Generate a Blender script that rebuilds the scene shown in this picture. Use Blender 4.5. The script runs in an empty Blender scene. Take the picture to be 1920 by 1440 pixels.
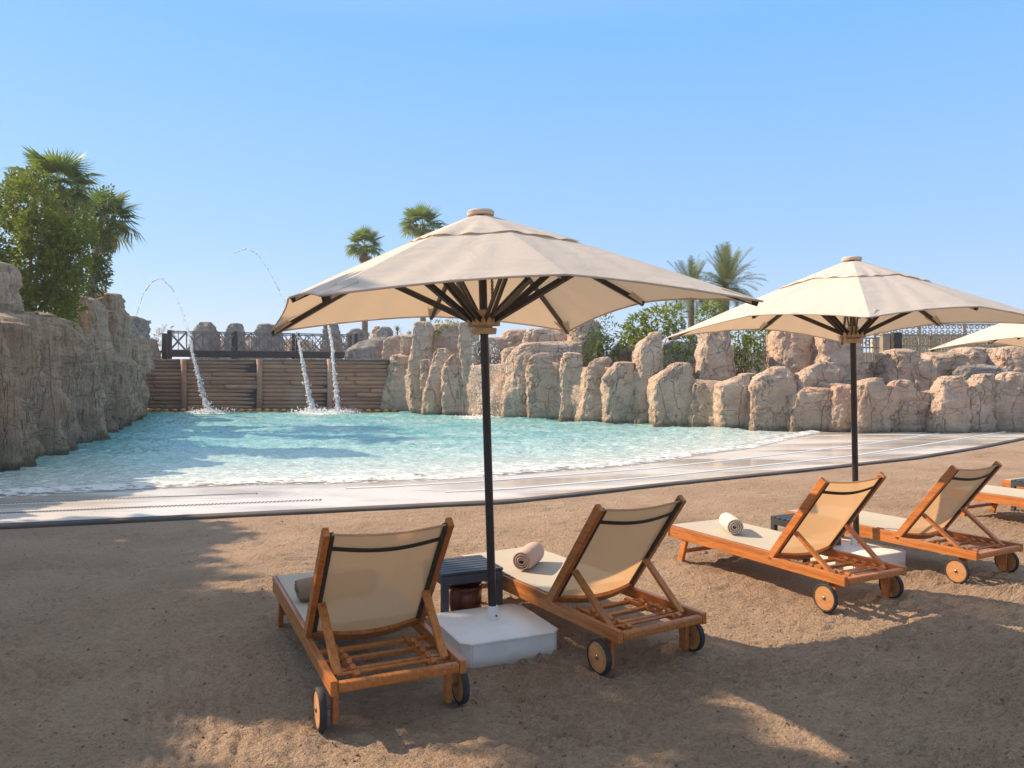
import bpy, bmesh, math, random
import numpy as np
from mathutils import Vector, Matrix
random.seed(7); RNG = np.random.default_rng(7)
SC = bpy.context.scene
COL = SC.collection
PI = math.pi; R = math.radians

# ------------------------------------------------------------------ camera, sky, sun
F, CAMH, CY = 1463.8, 1.76, 701.9            # focal length and horizon in pixels of the 1920 wide photograph
cam_d = bpy.data.cameras.new("camera"); cam = bpy.data.objects.new("camera", cam_d); COL.objects.link(cam)
cam.location = (0, 0, CAMH); cam.rotation_euler = (PI/2, 0, 0)
cam_d.sensor_width = 36; cam_d.lens = 36*F/1920; cam_d.shift_y = (CY-720)/1920
cam_d.clip_start = 0.05; cam_d.clip_end = 3000
SC.camera = cam
SUN_EL, SUN_AZ = R(36), R(-71)                # azimuth from +Y, negative = to the left
world = bpy.data.worlds.new("World"); SC.world = world; world.use_nodes = True
wn = world.node_tree.nodes; wl = world.node_tree.links
sky = wn.new('ShaderNodeTexSky'); sky.sky_type = 'NISHITA'; sky.sun_disc = False
sky.sun_elevation = SUN_EL; sky.sun_rotation = SUN_AZ
sky.air_density = 1.0; sky.dust_density = 0.4; sky.ozone_density = 2.0; sky.altitude = 0
bg = wn['Background']; bg.inputs[1].default_value = 0.105
# the even, slightly milky blue of this sky: the physical sky blended with one smooth ramp from horizon to zenith
wtc = wn.new('ShaderNodeTexCoord'); wsx = wn.new('ShaderNodeSeparateXYZ'); wl.new(wtc.outputs['Generated'], wsx.inputs[0])
wr_ = wn.new('ShaderNodeValToRGB'); wl.new(wsx.outputs[2], wr_.inputs[0])
for e_, (p_, c_) in zip([wr_.color_ramp.elements[0], wr_.color_ramp.elements[1], wr_.color_ramp.elements.new(.16), wr_.color_ramp.elements.new(.4)],
                        [(0, (.60,.73,.96,1)), (1, (.15,.38,.92,1)), (.16, (.38,.63,1,1)), (.4, (.22,.54,1,1))]): e_.position = p_; e_.color = c_
wmx = wn.new('ShaderNodeMix'); wmx.data_type = 'RGBA'; wmx.inputs[0].default_value = .8
wsc = wn.new('ShaderNodeVectorMath'); wsc.operation = 'SCALE'; wsc.inputs['Scale'].default_value = 6.9; wl.new(wr_.outputs[0], wsc.inputs[0])
wl.new(sky.outputs[0], wmx.inputs[6]); wl.new(wsc.outputs[0], wmx.inputs[7]); wl.new(wmx.outputs[2], bg.inputs[0])
sun_d = bpy.data.lights.new("sun", 'SUN'); sun = bpy.data.objects.new("sun", sun_d); COL.objects.link(sun)
sun_d.energy = 5.0; sun_d.angle = R(0.55); sun_d.color = (1.0, 0.76, 0.53)
SD = Vector((math.sin(SUN_AZ)*math.cos(SUN_EL), math.cos(SUN_AZ)*math.cos(SUN_EL), math.sin(SUN_EL)))
sun.rotation_euler = SD.to_track_quat('Z', 'Y').to_euler(); sun.location = SD*50
SC.view_settings.view_transform = 'Standard'; SC.view_settings.look = 'None'
SC.view_settings.gamma = 1; SC.view_settings.exposure = 0.6
SC.view_settings.use_curve_mapping = False

# ------------------------------------------------------------------ helpers
def gp(px, py, z=0.0):                         # point of height z seen at pixel (px, py)
    Y = (CAMH-z)*F/(py-CY); return ((px-960)*Y/F, Y)
def zat(py, d): return CAMH+(CY-py)*d/F
def xat(px, d): return (px-960)*d/F

_P = RNG.permutation(256); _P = np.concatenate([_P, _P, _P])
_G = RNG.normal(size=(256, 3)); _G /= np.linalg.norm(_G, axis=1)[:, None]
def perlin(x, y, z):
    x, y, z = np.broadcast_arrays(x, y, z)
    xi = np.floor(x).astype(int); yi = np.floor(y).astype(int); zi = np.floor(z).astype(int)
    xf = x-xi; yf = y-yi; zf = z-zi; xi &= 255; yi &= 255; zi &= 255
    u = xf*xf*xf*(xf*(xf*6-15)+10); v = yf*yf*yf*(yf*(yf*6-15)+10); w = zf*zf*zf*(zf*(zf*6-15)+10)
    def g(i, j, k):
        h = _G[_P[_P[_P[xi+i]+yi+j]+zi+k]]
        return h[..., 0]*(xf-i)+h[..., 1]*(yf-j)+h[..., 2]*(zf-k)
    a = g(0,0,0)*(1-u)+g(1,0,0)*u; b = g(0,1,0)*(1-u)+g(1,1,0)*u
    c = g(0,0,1)*(1-u)+g(1,0,1)*u; d = g(0,1,1)*(1-u)+g(1,1,1)*u
    return ((a*(1-v)+b*v)*(1-w)+(c*(1-v)+d*v)*w)*1.5
def fbm(x, y, z, o=4, gain=.5):
    s = 0; a = 1; f = 1
    for k in range(o):
        s = s+a*perlin(x*f+k*17.3, y*f+k*5.1, z*f+k*9.7); a *= gain; f *= 2.03
    return s
def ridge(x, y, z, o=3):
    s = 0; a = 1; f = 1
    for k in range(o):
        s = s+a*(1-2*np.abs(perlin(x*f+k*31.3, y*f+k*7.7, z*f))); a *= .5; f *= 2.1
    return s

def tag(o, label=None, cat=None, group=None, kind=None):
    if label: o['label'] = label
    if cat: o['category'] = cat
    if group: o['group'] = group
    if kind: o['kind'] = kind
    return o
def thing(name, label, cat, loc=(0,0,0), rz=0, group=None):
    o = bpy.data.objects.new(name, None); COL.objects.link(o)
    o.location = loc; o.rotation_euler = (0, 0, rz); o.empty_display_size = .2
    return tag(o, label, cat, group)
def link(name, me, mat, parent=None, smooth=False):
    if mat and not me.materials: me.materials.append(mat)
    if smooth: me.shade_smooth()
    o = bpy.data.objects.new(name, me); COL.objects.link(o)
    if parent: o.parent = parent
    return o
def npmesh(name, V, Fq, smooth=True):
    V = np.asarray(V, np.float32).reshape(-1, 3); Fq = np.asarray(Fq, np.int32)
    me = bpy.data.meshes.new(name); n = Fq.shape[1]
    me.vertices.add(len(V)); me.vertices.foreach_set('co', V.ravel())
    me.loops.add(Fq.size); me.loops.foreach_set('vertex_index', Fq.ravel())
    me.polygons.add(len(Fq)); me.polygons.foreach_set('loop_start', np.arange(0, Fq.size, n, dtype=np.int32))
    me.polygons.foreach_set('loop_total', np.full(len(Fq), n, np.int32))
    me.update(calc_edges=True)
    if smooth: me.shade_smooth()
    return me
def gridfaces(nu, nv, wrap=False):
    i = np.arange(nv-1)[:, None]; j = np.arange(nu if wrap else nu-1)[None, :]
    j2 = (j+1) % nu
    return np.stack([i*nu+j, i*nu+j2, (i+1)*nu+j2, (i+1)*nu+j], -1).reshape(-1, 4)
def attr(me, name, arr):
    a = me.attributes.new(name, 'FLOAT', 'POINT'); a.data.foreach_set('value', np.asarray(arr, np.float32).ravel())

class MB:                                       # collects plain shapes into ONE mesh
    def __init__(s): s.bm = bmesh.new()
    def box(s, c, size, M=None, bev=0):
        b = bmesh.new(); bmesh.ops.create_cube(b, size=1)
        bmesh.ops.scale(b, vec=size, verts=b.verts)
        if bev: bmesh.ops.bevel(b, geom=b.edges[:], offset=bev, segments=2, affect='EDGES', profile=.6)
        if M is not None: bmesh.ops.transform(b, matrix=M, verts=b.verts)
        bmesh.ops.translate(b, vec=c, verts=b.verts); s._add(b); return s
    def _add(s, b):
        me = bpy.data.meshes.new('t'); b.to_mesh(me); b.free(); s.bm.from_mesh(me); bpy.data.meshes.remove(me)
    def bar(s, p0, p1, w, h, up=(0,0,1), bev=0):
        p0 = Vector(p0); p1 = Vector(p1); d = p1-p0; L = d.length; y = d.normalized()
        x = y.cross(Vector(up)).normalized(); z = x.cross(y)
        M = Matrix((x, y, z)).transposed().to_4x4()
        return s.box((p0+p1)/2, (w, L, h), M, bev)
    def tube(s, pts, rad, n=8, cap=True):
        pts = [Vector(p) for p in pts]; rr = rad if hasattr(rad, '__len__') else [rad]*len(pts)
        rings = []; ref = Vector((0, 0, 1))
        for i, p in enumerate(pts):
            t = (pts[min(i+1, len(pts)-1)]-pts[max(i-1, 0)]).normalized()
            a = t.cross(ref if abs(t.dot(ref)) < .95 else Vector((1, 0, 0))).normalized(); b = t.cross(a)
            rings.append([s.bm.verts.new(p+(a*math.cos(q*2*PI/n)+b*math.sin(q*2*PI/n))*rr[i]) for q in range(n)])
        for A, B in zip(rings, rings[1:]):
            for q in range(n): s.bm.faces.new((A[q], A[(q+1) % n], B[(q+1) % n], B[q]))
        if cap: s.bm.faces.new(rings[0][::-1]); s.bm.faces.new(rings[-1])
        return s
    def lathe(s, prof, n=24, M=None, ring=False):
        rings = [[Vector((r*math.cos(q*2*PI/n), r*math.sin(q*2*PI/n), z)) for q in range(n)] for r, z in prof]
        if M is not None: rings = [[M @ v for v in r] for r in rings]
        rings = [[s.bm.verts.new(v) for v in r] for r in rings]
        for A, B in zip(rings, rings[1:]):
            for q in range(n): s.bm.faces.new((A[q], A[(q+1) % n], B[(q+1) % n], B[q]))
        if ring:
            for q in range(n): s.bm.faces.new((rings[-1][q], rings[-1][(q+1) % n], rings[0][(q+1) % n], rings[0][q]))
        else: s.bm.faces.new(rings[0][::-1]); s.bm.faces.new(rings[-1])
        return s
    def mesh(s, name, smooth=False, auto=False):
        bmesh.ops.recalc_face_normals(s.bm, faces=s.bm.faces)
        me = bpy.data.meshes.new(name); s.bm.to_mesh(me); s.bm.free()
        if smooth: me.shade_smooth()
        if auto: me.shade_smooth(); me.set_sharp_from_angle(angle=R(35))
        return me
    def build(s, name, mat, parent=None, smooth=False, auto=False): return link(name, s.mesh(name, smooth, auto), mat, parent)

def copy_tree(o, parent=None):
    c = o.copy(); COL.objects.link(c)
    if parent: c.parent = parent
    for ch in KIDS.get(o.name, ()): copy_tree(ch, c)
    return c
KIDS = {}
def index_kids():
    KIDS.clear()
    for o in bpy.data.objects:
        if o.parent: KIDS.setdefault(o.parent.name, []).append(o)

# ------------------------------------------------------------------ materials
class N:
    def __init__(s, name):
        s.m = bpy.data.materials.new(name); s.m.use_nodes = True; s.t = s.m.node_tree
        s.b = s.t.nodes['Principled BSDF']; s.out = s.t.nodes['Material Output']
    def n(s, t, **k):
        x = s.t.nodes.new(t)
        for a, v in k.items():
            if a.startswith('i_'):
                key = a[2:]; key = int(key) if key.isdigit() else key.replace('_', ' ')
                x.inputs[key].default_value = v
            else: setattr(x, a, v)
        return x
    def l(s, a, b): s.t.links.new(a, b)
    def coord(s, kind='Object', scale=(1,1,1), loc=(0,0,0)):
        tc = s.n('ShaderNodeTexCoord'); mp = s.n('ShaderNodeMapping'); mp.inputs['Scale'].default_value = scale
        mp.inputs['Location'].default_value = loc
        s.l(tc.outputs[kind], mp.inputs[0]); return mp.outputs[0]
    def wpos(s, scale=(1,1,1)):
        g = s.n('ShaderNodeNewGeometry'); mp = s.n('ShaderNodeMapping'); mp.inputs['Scale'].default_value = scale
        s.l(g.outputs['Position'], mp.inputs[0]); return mp.outputs[0]
    def noise(s, v, sc, det=4, rough=.55, dist=0):
        x = s.n('ShaderNodeTexNoise', i_Scale=sc, i_Detail=det, i_Roughness=rough, i_Distortion=dist)
        s.l(v, x.inputs['Vector']); return x.outputs['Fac']
    def ramp(s, f, stops):
        x = s.n('ShaderNodeValToRGB'); e = x.color_ramp.elements
        while len(e) < len(stops): e.new(.5)
        for q, (p, c) in zip(e, stops): q.position = p; q.color = (*c, 1) if len(c) == 3 else c
        s.l(f, x.inputs[0]); return x.outputs[0]
    def mr(s, f, a, b, c=0, d=1):
        x = s.n('ShaderNodeMapRange', i_1=a, i_2=b, i_3=c, i_4=d); s.l(f, x.inputs[0]); return x.outputs[0]
    def mix(s, f, a, b, mode='MIX'):
        x = s.n('ShaderNodeMix', data_type='RGBA', blend_type=mode)
        for v, i in ((f, 0), (a, 6), (b, 7)):
            if hasattr(v, 'links'): s.l(v, x.inputs[i])
            else: x.inputs[i].default_value = v if i == 0 else (*v, 1)
        return x.outputs[2]
    def math(s, op, a, b=0):
        x = s.n('ShaderNodeMath', operation=op)
        for v, i in ((a, 0), (b, 1)):
            if hasattr(v, 'links'): s.l(v, x.inputs[i])
            else: x.inputs[i].default_value = v
        return x.outputs[0]
    def bump(s, h, strength=.5, dist=.02, base=None):
        x = s.n('ShaderNodeBump', i_Strength=strength, i_Distance=dist); s.l(h, x.inputs['Height'])
        if base is not None: s.l(base, x.inputs['Normal'])
        return x.outputs[0]
    def set(s, color=None, rough=None, normal=None, **k):
        for v, key in ((color, 'Base Color'), (rough, 'Roughness'), (normal, 'Normal')):
            if v is None: continue
            if hasattr(v, 'links'): s.l(v, s.b.inputs[key])
            else: s.b.inputs[key].default_value = (*v, 1) if isinstance(v, tuple) else v
        for a, v in k.items(): s.b.inputs[a.replace('_', ' ')].default_value = v
        return s.m

def simple(name, col, rough=.5, var=.12, sc=12, bump=.1, bsc=60, **k):
    n = N(name); v = n.coord()
    c = n.ramp(n.noise(v, sc), [(.3, tuple(x*(1-var) for x in col)), (.7, tuple(min(1, x*(1+var)) for x in col))])
    return n.set(c, rough, n.bump(n.noise(v, bsc), bump, .004), **k)

def mat_sand():
    n = N('sand'); w = n.wpos()
    a = n.noise(w, .8, 5); b = n.noise(w, 26, 6, .65); g = n.noise(w, 170, 3, .7)
    c = n.ramp(a, [(.3, (.39, .275, .19)), (.5, (.475, .34, .235)), (.72, (.565, .415, .295))])
    c = n.mix(n.mr(b, .35, .7, 0, .35), c, (.60, .45, .335))
    c = n.mix(n.mr(g, .34, .25, 0, .6), c, (.2, .14, .1))
    sp = n.n('ShaderNodeTexVoronoi', i_Scale=7, i_Randomness=1); n.l(w, sp.inputs['Vector'])
    spm = n.mr(sp.outputs['Distance'], .05, .035, 0, .7)
    c = n.mix(spm, c, (.1, .07, .05))
    wave = n.noise(n.wpos((5, 26, 8)), 1.3, 5, .6, .6)
    vg = n.n('ShaderNodeTexVoronoi', i_Scale=42, i_Randomness=1); n.l(w, vg.inputs['Vector'])
    vg2 = n.n('ShaderNodeTexVoronoi', i_Scale=95, i_Randomness=1); n.l(w, vg2.inputs['Vector'])
    h = n.math('ADD', n.math('MULTIPLY', b, 1.0), n.math('MULTIPLY', g, .35))
    h = n.math('SUBTRACT', h, n.math('MULTIPLY', vg.outputs['Distance'], .30)); h = n.math('SUBTRACT', h, n.math('MULTIPLY', vg2.outputs['Distance'], .22))
    c = n.mix(n.mr(vg.outputs['Distance'], .5, .8, 0, .22), c, (.25, .17, .11))
    nr = n.bump(h, 1.0, .045, n.bump(wave, .5, .07))
    return n.set(c, .95, nr, Specular_IOR_Level=.15)

def mat_rock(name, tones, grey, stretch=1.0, algae=True):
    n = N(name); w = n.wpos()
    oi = n.n('ShaderNodeObjectInfo')
    ws = n.wpos((1, 1, stretch))
    big = n.noise(ws, .9, 5, .6, .4); mid = n.noise(ws, 3.2, 6, .65, .3); fine = n.noise(w, 16, 6, .7)
    c = n.ramp(big, [(.28, tones[0]), (.42, tones[1]), (.55, tones[2]), (.7, tones[3])])
    c = n.mix(n.mr(mid, .42, .62, 0, .5), c, grey)
    c = n.mix(n.mr(n.noise(w, .55, 4), .55, .72, 0, .6), c, tones[4])
    v1 = n.math('ADD', n.math('MULTIPLY', oi.outputs['Random'], .3), .85)
    c = n.mix(1.0, c, n.comb(v1), 'MULTIPLY') if False else c
    # cracks: warped vertical and oblique joints
    wd = n.n('ShaderNodeVectorMath', operation='ADD')
    nz = n.n('ShaderNodeTexNoise', i_Scale=1.6, i_Detail=3); n.l(w, nz.inputs['Vector'])
    sc = n.n('ShaderNodeVectorMath', operation='SCALE'); sc.inputs['Scale'].default_value = .9
    n.l(nz.outputs['Color'], sc.inputs[0]); n.l(n.wpos((1, 1, .42 if stretch > .8 else .2)), wd.inputs[0]); n.l(sc.outputs[0], wd.inputs[1])
    vo = n.n('ShaderNodeTexVoronoi', feature='DISTANCE_TO_EDGE', i_Scale=.95 if stretch > .8 else 1.5); n.l(wd.outputs[0], vo.inputs['Vector'])
    crack = n.math('MAXIMUM', n.mr(vo.outputs['Distance'], .0, .02, 0, 1), n.mr(n.noise(w, .8, 3), .60, .50, 0, .92))
    c = n.mix(n.math('MULTIPLY', n.math('SUBTRACT', 1, crack), .25), c, (.09, .065, .045))
    vn = n.noise(n.wpos((1.5, 1.5, .16) if stretch < .8 else (1.0, 1.0, .33)), 1.25, 3, .5, .25)
    vein = n.mr(n.math('ABSOLUTE', n.math('SUBTRACT', vn, .5)), .0, .011, 0, 1)
    vn2 = n.noise(n.wpos((.5, .5, 1.6)), .9, 3, .5, .3)
    vein2 = n.mr(n.math('ABSOLUTE', n.math('SUBTRACT', vn2, .5)), .0, .007, 0, 1)
    vein = n.math('MINIMUM', vein, n.math('MAXIMUM', vein2, .35))
    c = n.mix(n.math('MULTIPLY', n.math('SUBTRACT', 1, vein), .36), c, (.10,.07,.05))
    gro = n.noise(n.wpos((6, 6, .5)), 1.6, 6, .7, .3)
    if stretch < .8: c = n.mix(n.mr(gro, .50, .34, 0, .4), c, (.2,.14,.1))
    pits = n.mr(fine, .3, .42, 0, 1)
    c = n.mix(n.math('MULTIPLY', n.math('SUBTRACT', 1, pits), .22), c, (.08, .055, .04))
    if algae:
        sep = n.n('ShaderNodeSeparateXYZ'); n.l(w, sep.inputs[0])
        z = n.math('ADD', sep.outputs[2], n.math('MULTIPLY', n.noise(n.wpos((1, 1, .25)), 1.6, 5), -1.6))
        c = n.mix(n.mr(z, -.1, -.9, 0, .45), c, (.2, .2, .13))
        c = n.mix(n.mr(sep.outputs[2], .16, .02, 0, .55), c, (.07, .055, .035))
    streak = n.noise(n.wpos((5, 5, .35)), 1.2, 5, .6)
    c = n.mix(n.mr(streak, .55, .75, 0, .35), c, tones[0])
    nr = n.bump(vein, .9, .06, n.bump(gro, .9 if stretch < .8 else .25, .12, n.bump(crack, .8, .05, n.bump(mid, 1.0, .2, n.bump(fine, .9, .06, n.bump(n.noise(w, 60, 4, .7), .5, .015))))))
    return n.set(c, .9, nr, Specular_IOR_Level=.2)

M_sand = mat_sand()
M_rock = mat_rock('carved_rock', [(.42,.29,.205), (.58,.42,.31), (.68,.51,.38), (.74,.58,.45), (.72,.43,.29)], (.52,.44,.37))
M_cliff = mat_rock('grooved_cliff_rock', [(.36,.25,.17), (.52,.37,.25), (.62,.455,.315), (.68,.52,.375), (.57,.35,.21)], (.46,.375,.30), .35)
M_grey = mat_rock('grey_rock', [(.26,.23,.205), (.36,.32,.28), (.43,.38,.33), (.5,.44,.38), (.36,.29,.23)], (.3,.28,.26), algae=False)

def mat_wood(name, a, b, c3, rough=.38, sy=1.2):
    n = N(name); v = n.coord('Object', (14, sy, 14))
    oi = n.n('ShaderNodeObjectInfo')
    f = n.noise(v, 3, 6, .6, .8); g = n.noise(n.coord('Object', (60, 3, 60)), 3, 3)
    c = n.ramp(f, [(.25, a), (.5, b), (.75, c3)])
    c = n.mix(n.mr(g, .5, .75, 0, .4), c, a)
    wear = n.noise(n.coord('Object', (2, 2, 2)), 2.5, 5)
    c = n.mix(n.mr(wear, .52, .75, 0, .45), c, tuple(x*.8+.06 for x in b))
    k = n.math('MULTIPLY_ADD' if False else 'ADD', n.math('MULTIPLY', oi.outputs['Random'], .35), .82)
    cb = n.n('ShaderNodeCombineColor'); [n.l(k, cb.inputs[i]) for i in range(3)]
    c = n.mix(1.0, c, cb.outputs[0], 'MULTIPLY')
    return n.set(c, rough, n.bump(f, .15, .004, n.bump(g, .2, .002)))
M_teak = mat_wood('oiled_teak', (.25,.08,.02), (.46,.16,.04), (.58,.24,.065))
M_wheelwood = mat_wood('wheel_wood', (.38,.17,.06), (.5,.25,.1), (.58,.31,.14), .5, 10)
M_rubber = simple('black_rubber', (.035,.037,.04), .75, .4, 10, .3, 80)
M_steel = simple('bolt_steel', (.3,.28,.25), .35, .2, Metallic=.9)
M_black = simple('black_metal', (.022,.022,.024), .42, .3, 8, .1, 120)
M_brownmetal = simple('dark_brown_metal', (.03,.02,.018), .4, .3, 8, .1, 120)
M_band = simple('dark_webbing', (.035,.036,.03), .8, .2, 40, .3, 300)
M_tablegrey = simple('grey_painted_wood', (.045,.052,.062), .5, .2, 9, .2, 90)
M_baseplastic = simple('white_plastic', (.74,.73,.71), .42, .05, 3, .12, 40)
def mat_base():
    n = N('dusty_white_plastic'); v = n.coord(); sp = n.n('ShaderNodeSeparateXYZ'); n.l(v, sp.inputs[0])
    d = n.noise(v, 5, 6, .65); c = n.ramp(d, [(.3, (.74,.72,.69)), (.55, (.82,.81,.79))])
    z = n.math('ADD', sp.outputs[2], n.math('MULTIPLY', d, -.10))
    c = n.mix(n.mr(z, .0, -.05, 0, .7), c, (.5,.38,.27)); c = n.mix(n.mr(n.noise(v, 22, 5, .7), .64, .78, 0, .25), c, (.55,.47,.38))
    return n.set(c, .45, n.bump(d, .15, .01))
M_baseplastic = mat_base()
M_hub = simple('pale_hub_wood', (.46,.35,.22), .6, .15, 20)
M_pot = simple('glazed_clay', (.17,.045,.018), .18, .35, 9, .1, 20)

def mat_cloth(name, col, tcol, tr=.45, see=0.0, sc=260, wr=0.0):
    n = N(name); v = n.coord()
    th = n.noise(v, sc, 2)
    c = n.ramp(n.noise(v, 2.2, 5), [(.3, tuple(x*.92 for x in col)), (.7, col)])
    n.set(c, .9, n.bump(th, .25, .002, n.bump(n.noise(n.coord('Object', (1,1,1)), 3.5, 4, .6, 1.0), wr, .04)), Specular_IOR_Level=.15)
    t = n.n('ShaderNodeBsdfTranslucent'); t.inputs[0].default_value = (*tcol, 1)
    m = n.n('ShaderNodeMixShader'); m.inputs[0].default_value = tr
    n.l(n.b.outputs[0], m.inputs[1]); n.l(t.outputs[0], m.inputs[2]); o = m.outputs[0]
    if see:
        tp = n.n('ShaderNodeBsdfTransparent'); m2 = n.n('ShaderNodeMixShader'); m2.inputs[0].default_value = see
        n.l(o, m2.inputs[1]); n.l(tp.outputs[0], m2.inputs[2]); o = m2.outputs[0]
    n.l(o, n.out.inputs[0]); return n.m
M_canopy = mat_cloth('canopy_fabric', (.76,.71,.645), (.66,.50,.33), .30, 0, 400, .25)
M_sling = mat_cloth('sling_mesh', (.64,.49,.32), (.82,.52,.26), .42, .12, 600)
M_seat = mat_cloth('seat_mesh', (.62,.58,.49), (.5,.4,.25), .2, 0, 600)
M_towel = mat_cloth('pink_beige_towel', (.66,.47,.38), (.5,.3,.2), .1, 0, 120)
M_towelw = mat_cloth('cream_towel', (.74,.68,.58), (.5,.4,.3), .1, 0, 120)
M_towelb = mat_cloth('brown_towel', (.36,.25,.17), (.3,.2,.1), .1, 0, 120)

def mat_leaf(name, a, b, dead=None, tr=.35):
    n = N(name); w = n.wpos()
    c = n.ramp(n.noise(w, 3.3, 5, .7), [(.3, a), (.72, b)])
    if dead: c = n.mix(n.mr(n.noise(w, 1.7, 3), .62, .75, 0, .8), c, dead)
    n.set(c, .55, Specular_IOR_Level=.35)
    t = n.n('ShaderNodeBsdfTranslucent'); hs = n.mix(.5, c, (.25, .38, .03)); n.l(hs, t.inputs[0])
    m = n.n('ShaderNodeMixShader'); m.inputs[0].default_value = tr
    n.l(n.b.outputs[0], m.inputs[1]); n.l(t.outputs[0], m.inputs[2]); n.l(m.outputs[0], n.out.inputs[0]); return n.m
M_leafA = mat_leaf('olive_leaves', (.07,.10,.018), (.24,.27,.045))
M_leafB = mat_leaf('dark_leaves', (.025,.045,.018), (.075,.11,.03))
M_leafC = mat_leaf('bright_leaves', (.10,.14,.02), (.30,.32,.05))
M_palm = mat_leaf('fan_palm_green', (.08,.13,.045), (.21,.28,.09))
M_date = mat_leaf('date_palm_green', (.12,.135,.085), (.24,.26,.15))
M_dead = mat_leaf('dead_frond', (.25,.15,.06), (.42,.27,.11), tr=.2)
M_dry = mat_leaf('dry_twigs', (.3,.25,.17), (.42,.36,.26), tr=.1)
M_bark = simple('palm_bark', (.19,.14,.1), .9, .4, 9, .9, 25)
M_barkg = simple('grey_bark', (.3,.26,.22), .9, .3, 9, .8, 25)
M_soil = simple('planting_soil', (.24,.18,.13), .95, .3, 2, .6, 20)
M_ground = simple('pale_sandy_ground', (.42,.34,.26), .95, .15, .3, .3, 5)
def mat_log():
    n = N('moulded_log'); w = n.wpos((.6, 1, 2.5)); oi = n.n('ShaderNodeObjectInfo')
    f = n.noise(w, 2, 6, .65, .5); g = n.noise(n.wpos((1.5, 1, 14)), 4, 4)
    c = n.ramp(f, [(.3, (.29,.155,.10)), (.5, (.36,.20,.13)), (.72, (.43,.26,.175))])
    c = n.mix(n.mr(n.noise(n.wpos((1,1,.5)), .7, 4), .5, .72, 0, .6), c, (.4,.34,.29))
    k = n.math('ADD', n.math('MULTIPLY', oi.outputs['Random'], .4), .8)
    cb = n.n('ShaderNodeCombineColor'); [n.l(k, cb.inputs[i]) for i in range(3)]
    c = n.mix(1.0, c, cb.outputs[0], 'MULTIPLY')
    return n.set(c, .8, n.bump(g, .3, .02))
M_log = mat_log()
M_bridge = simple('dark_bridge_timber', (.04,.032,.028), .7, .3, 3, .3, 20)
M_rail = simple('weathered_rail_metal', (.20,.17,.145), .5, .3, 6, .1, 20)
M_fence = simple('bronze_fence_metal', (.32,.255,.18), .5, .2, 6, .1, 20)
M_wallb = simple('beige_plaster', (.50,.41,.31), .85, .08, 2, .2, 20)
M_float = simple('orange_float', (.62,.25,.04), .5, .4, 3, .1, 20)
M_rope = simple('dark_rope', (.07,.05,.04), .8, .2, 3, .1, 20)
M_curb = simple('dark_edging', (.075,.062,.055), .95, .3, 2, .3, 20)
M_slot = simple('drain_slot', (.14,.14,.14), .6, .2, 5)
M_strip = simple('white_tile_strip', (.78,.75,.70), .35, .06, 3, .1, 20)

def mat_deck():
    n = N('wet_pool_deck'); w = n.wpos()
    a = n.noise(w, .35, 5, .6); b = n.noise(w, 2.2, 5, .6, .6)
    wet = n.mr(n.noise(n.wpos((.25, .8, 1)), .9, 5, .6, .5), .42, .6, 0, 1)
    c = n.ramp(a, [(.3, (.60,.56,.51)), (.7, (.70,.66,.61))])
    c = n.mix(n.mr(b, .5, .7, 0, .3), c, (.74, .71, .67))
    c = n.mix(n.math('MULTIPLY', wet, .5), c, (.36,.31,.26))
    ro = n.mr(wet, 0, 1, .33, .09)
    j = n.n('ShaderNodeTexVoronoi', feature='DISTANCE_TO_EDGE', i_Scale=9, i_Randomness=1); n.l(w, j.inputs['Vector'])
    return n.set(c, ro, n.bump(n.noise(w, 7, 4), .12, .02), Specular_IOR_Level=.6)
M_deck = mat_deck()

def mat_water():
    n = N('pool_water'); w = n.wpos()
    dp = n.n('ShaderNodeAttribute', attribute_name='depth'); fo = n.n('ShaderNodeAttribute', attribute_name='foam')
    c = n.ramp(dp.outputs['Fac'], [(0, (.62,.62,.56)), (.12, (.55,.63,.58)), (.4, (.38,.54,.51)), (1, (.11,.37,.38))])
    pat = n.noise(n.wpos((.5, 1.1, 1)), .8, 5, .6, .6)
    op = n.n('ShaderNodeAttribute', attribute_name='open').outputs['Fac']  # pale pattern fades beside the cliff: its dark reflection painted into the colour
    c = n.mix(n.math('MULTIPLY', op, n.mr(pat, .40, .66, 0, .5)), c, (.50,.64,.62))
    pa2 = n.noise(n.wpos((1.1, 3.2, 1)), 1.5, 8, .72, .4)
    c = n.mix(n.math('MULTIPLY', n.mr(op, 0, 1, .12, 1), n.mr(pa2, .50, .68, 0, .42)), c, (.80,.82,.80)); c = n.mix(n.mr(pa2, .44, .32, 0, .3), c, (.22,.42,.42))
    fn = n.noise(n.wpos((1, 1.8, 1)), 4.5, 6, .7, .5)
    thr = n.math('ADD', fn, n.math('MULTIPLY', fo.outputs['Fac'], .5))
    foam = n.mr(thr, .60, .76, 0, 1)
    c = n.mix(foam, c, (.80,.81,.79))
    ro = n.mr(foam, 0, 1, .07, .6)
    b1 = n.noise(n.wpos((1, 1.7, 1)), 2.6, 5, .6, .3); b2 = n.noise(n.wpos((1, 1.5, 1)), 9, 4, .6)
    nr = n.bump(b1, .7, .15, n.bump(b2, .5, .03))
    n.set(c, ro, nr, IOR=1.33)
    al = n.mr(dp.outputs['Fac'], .0, .10, .12, 1)
    al = n.math('MAXIMUM', al, n.math('MULTIPLY', foam, .9)); n.l(al, n.b.inputs['Alpha'])
    return n.m
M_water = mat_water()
def mat_spray():
    n = N('falling_water'); n.set((.95,.97,.98), .3, Specular_IOR_Level=.8)
    t = n.n('ShaderNodeBsdfTranslucent'); t.inputs[0].default_value = (.9,.95,1,1)
    m = n.n('ShaderNodeMixShader'); m.inputs[0].default_value = .5
    n.l(n.b.outputs[0], m.inputs[1]); n.l(t.outputs[0], m.inputs[2]); n.l(m.outputs[0], n.out.inputs[0]); return n.m
M_spray = mat_spray()

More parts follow.
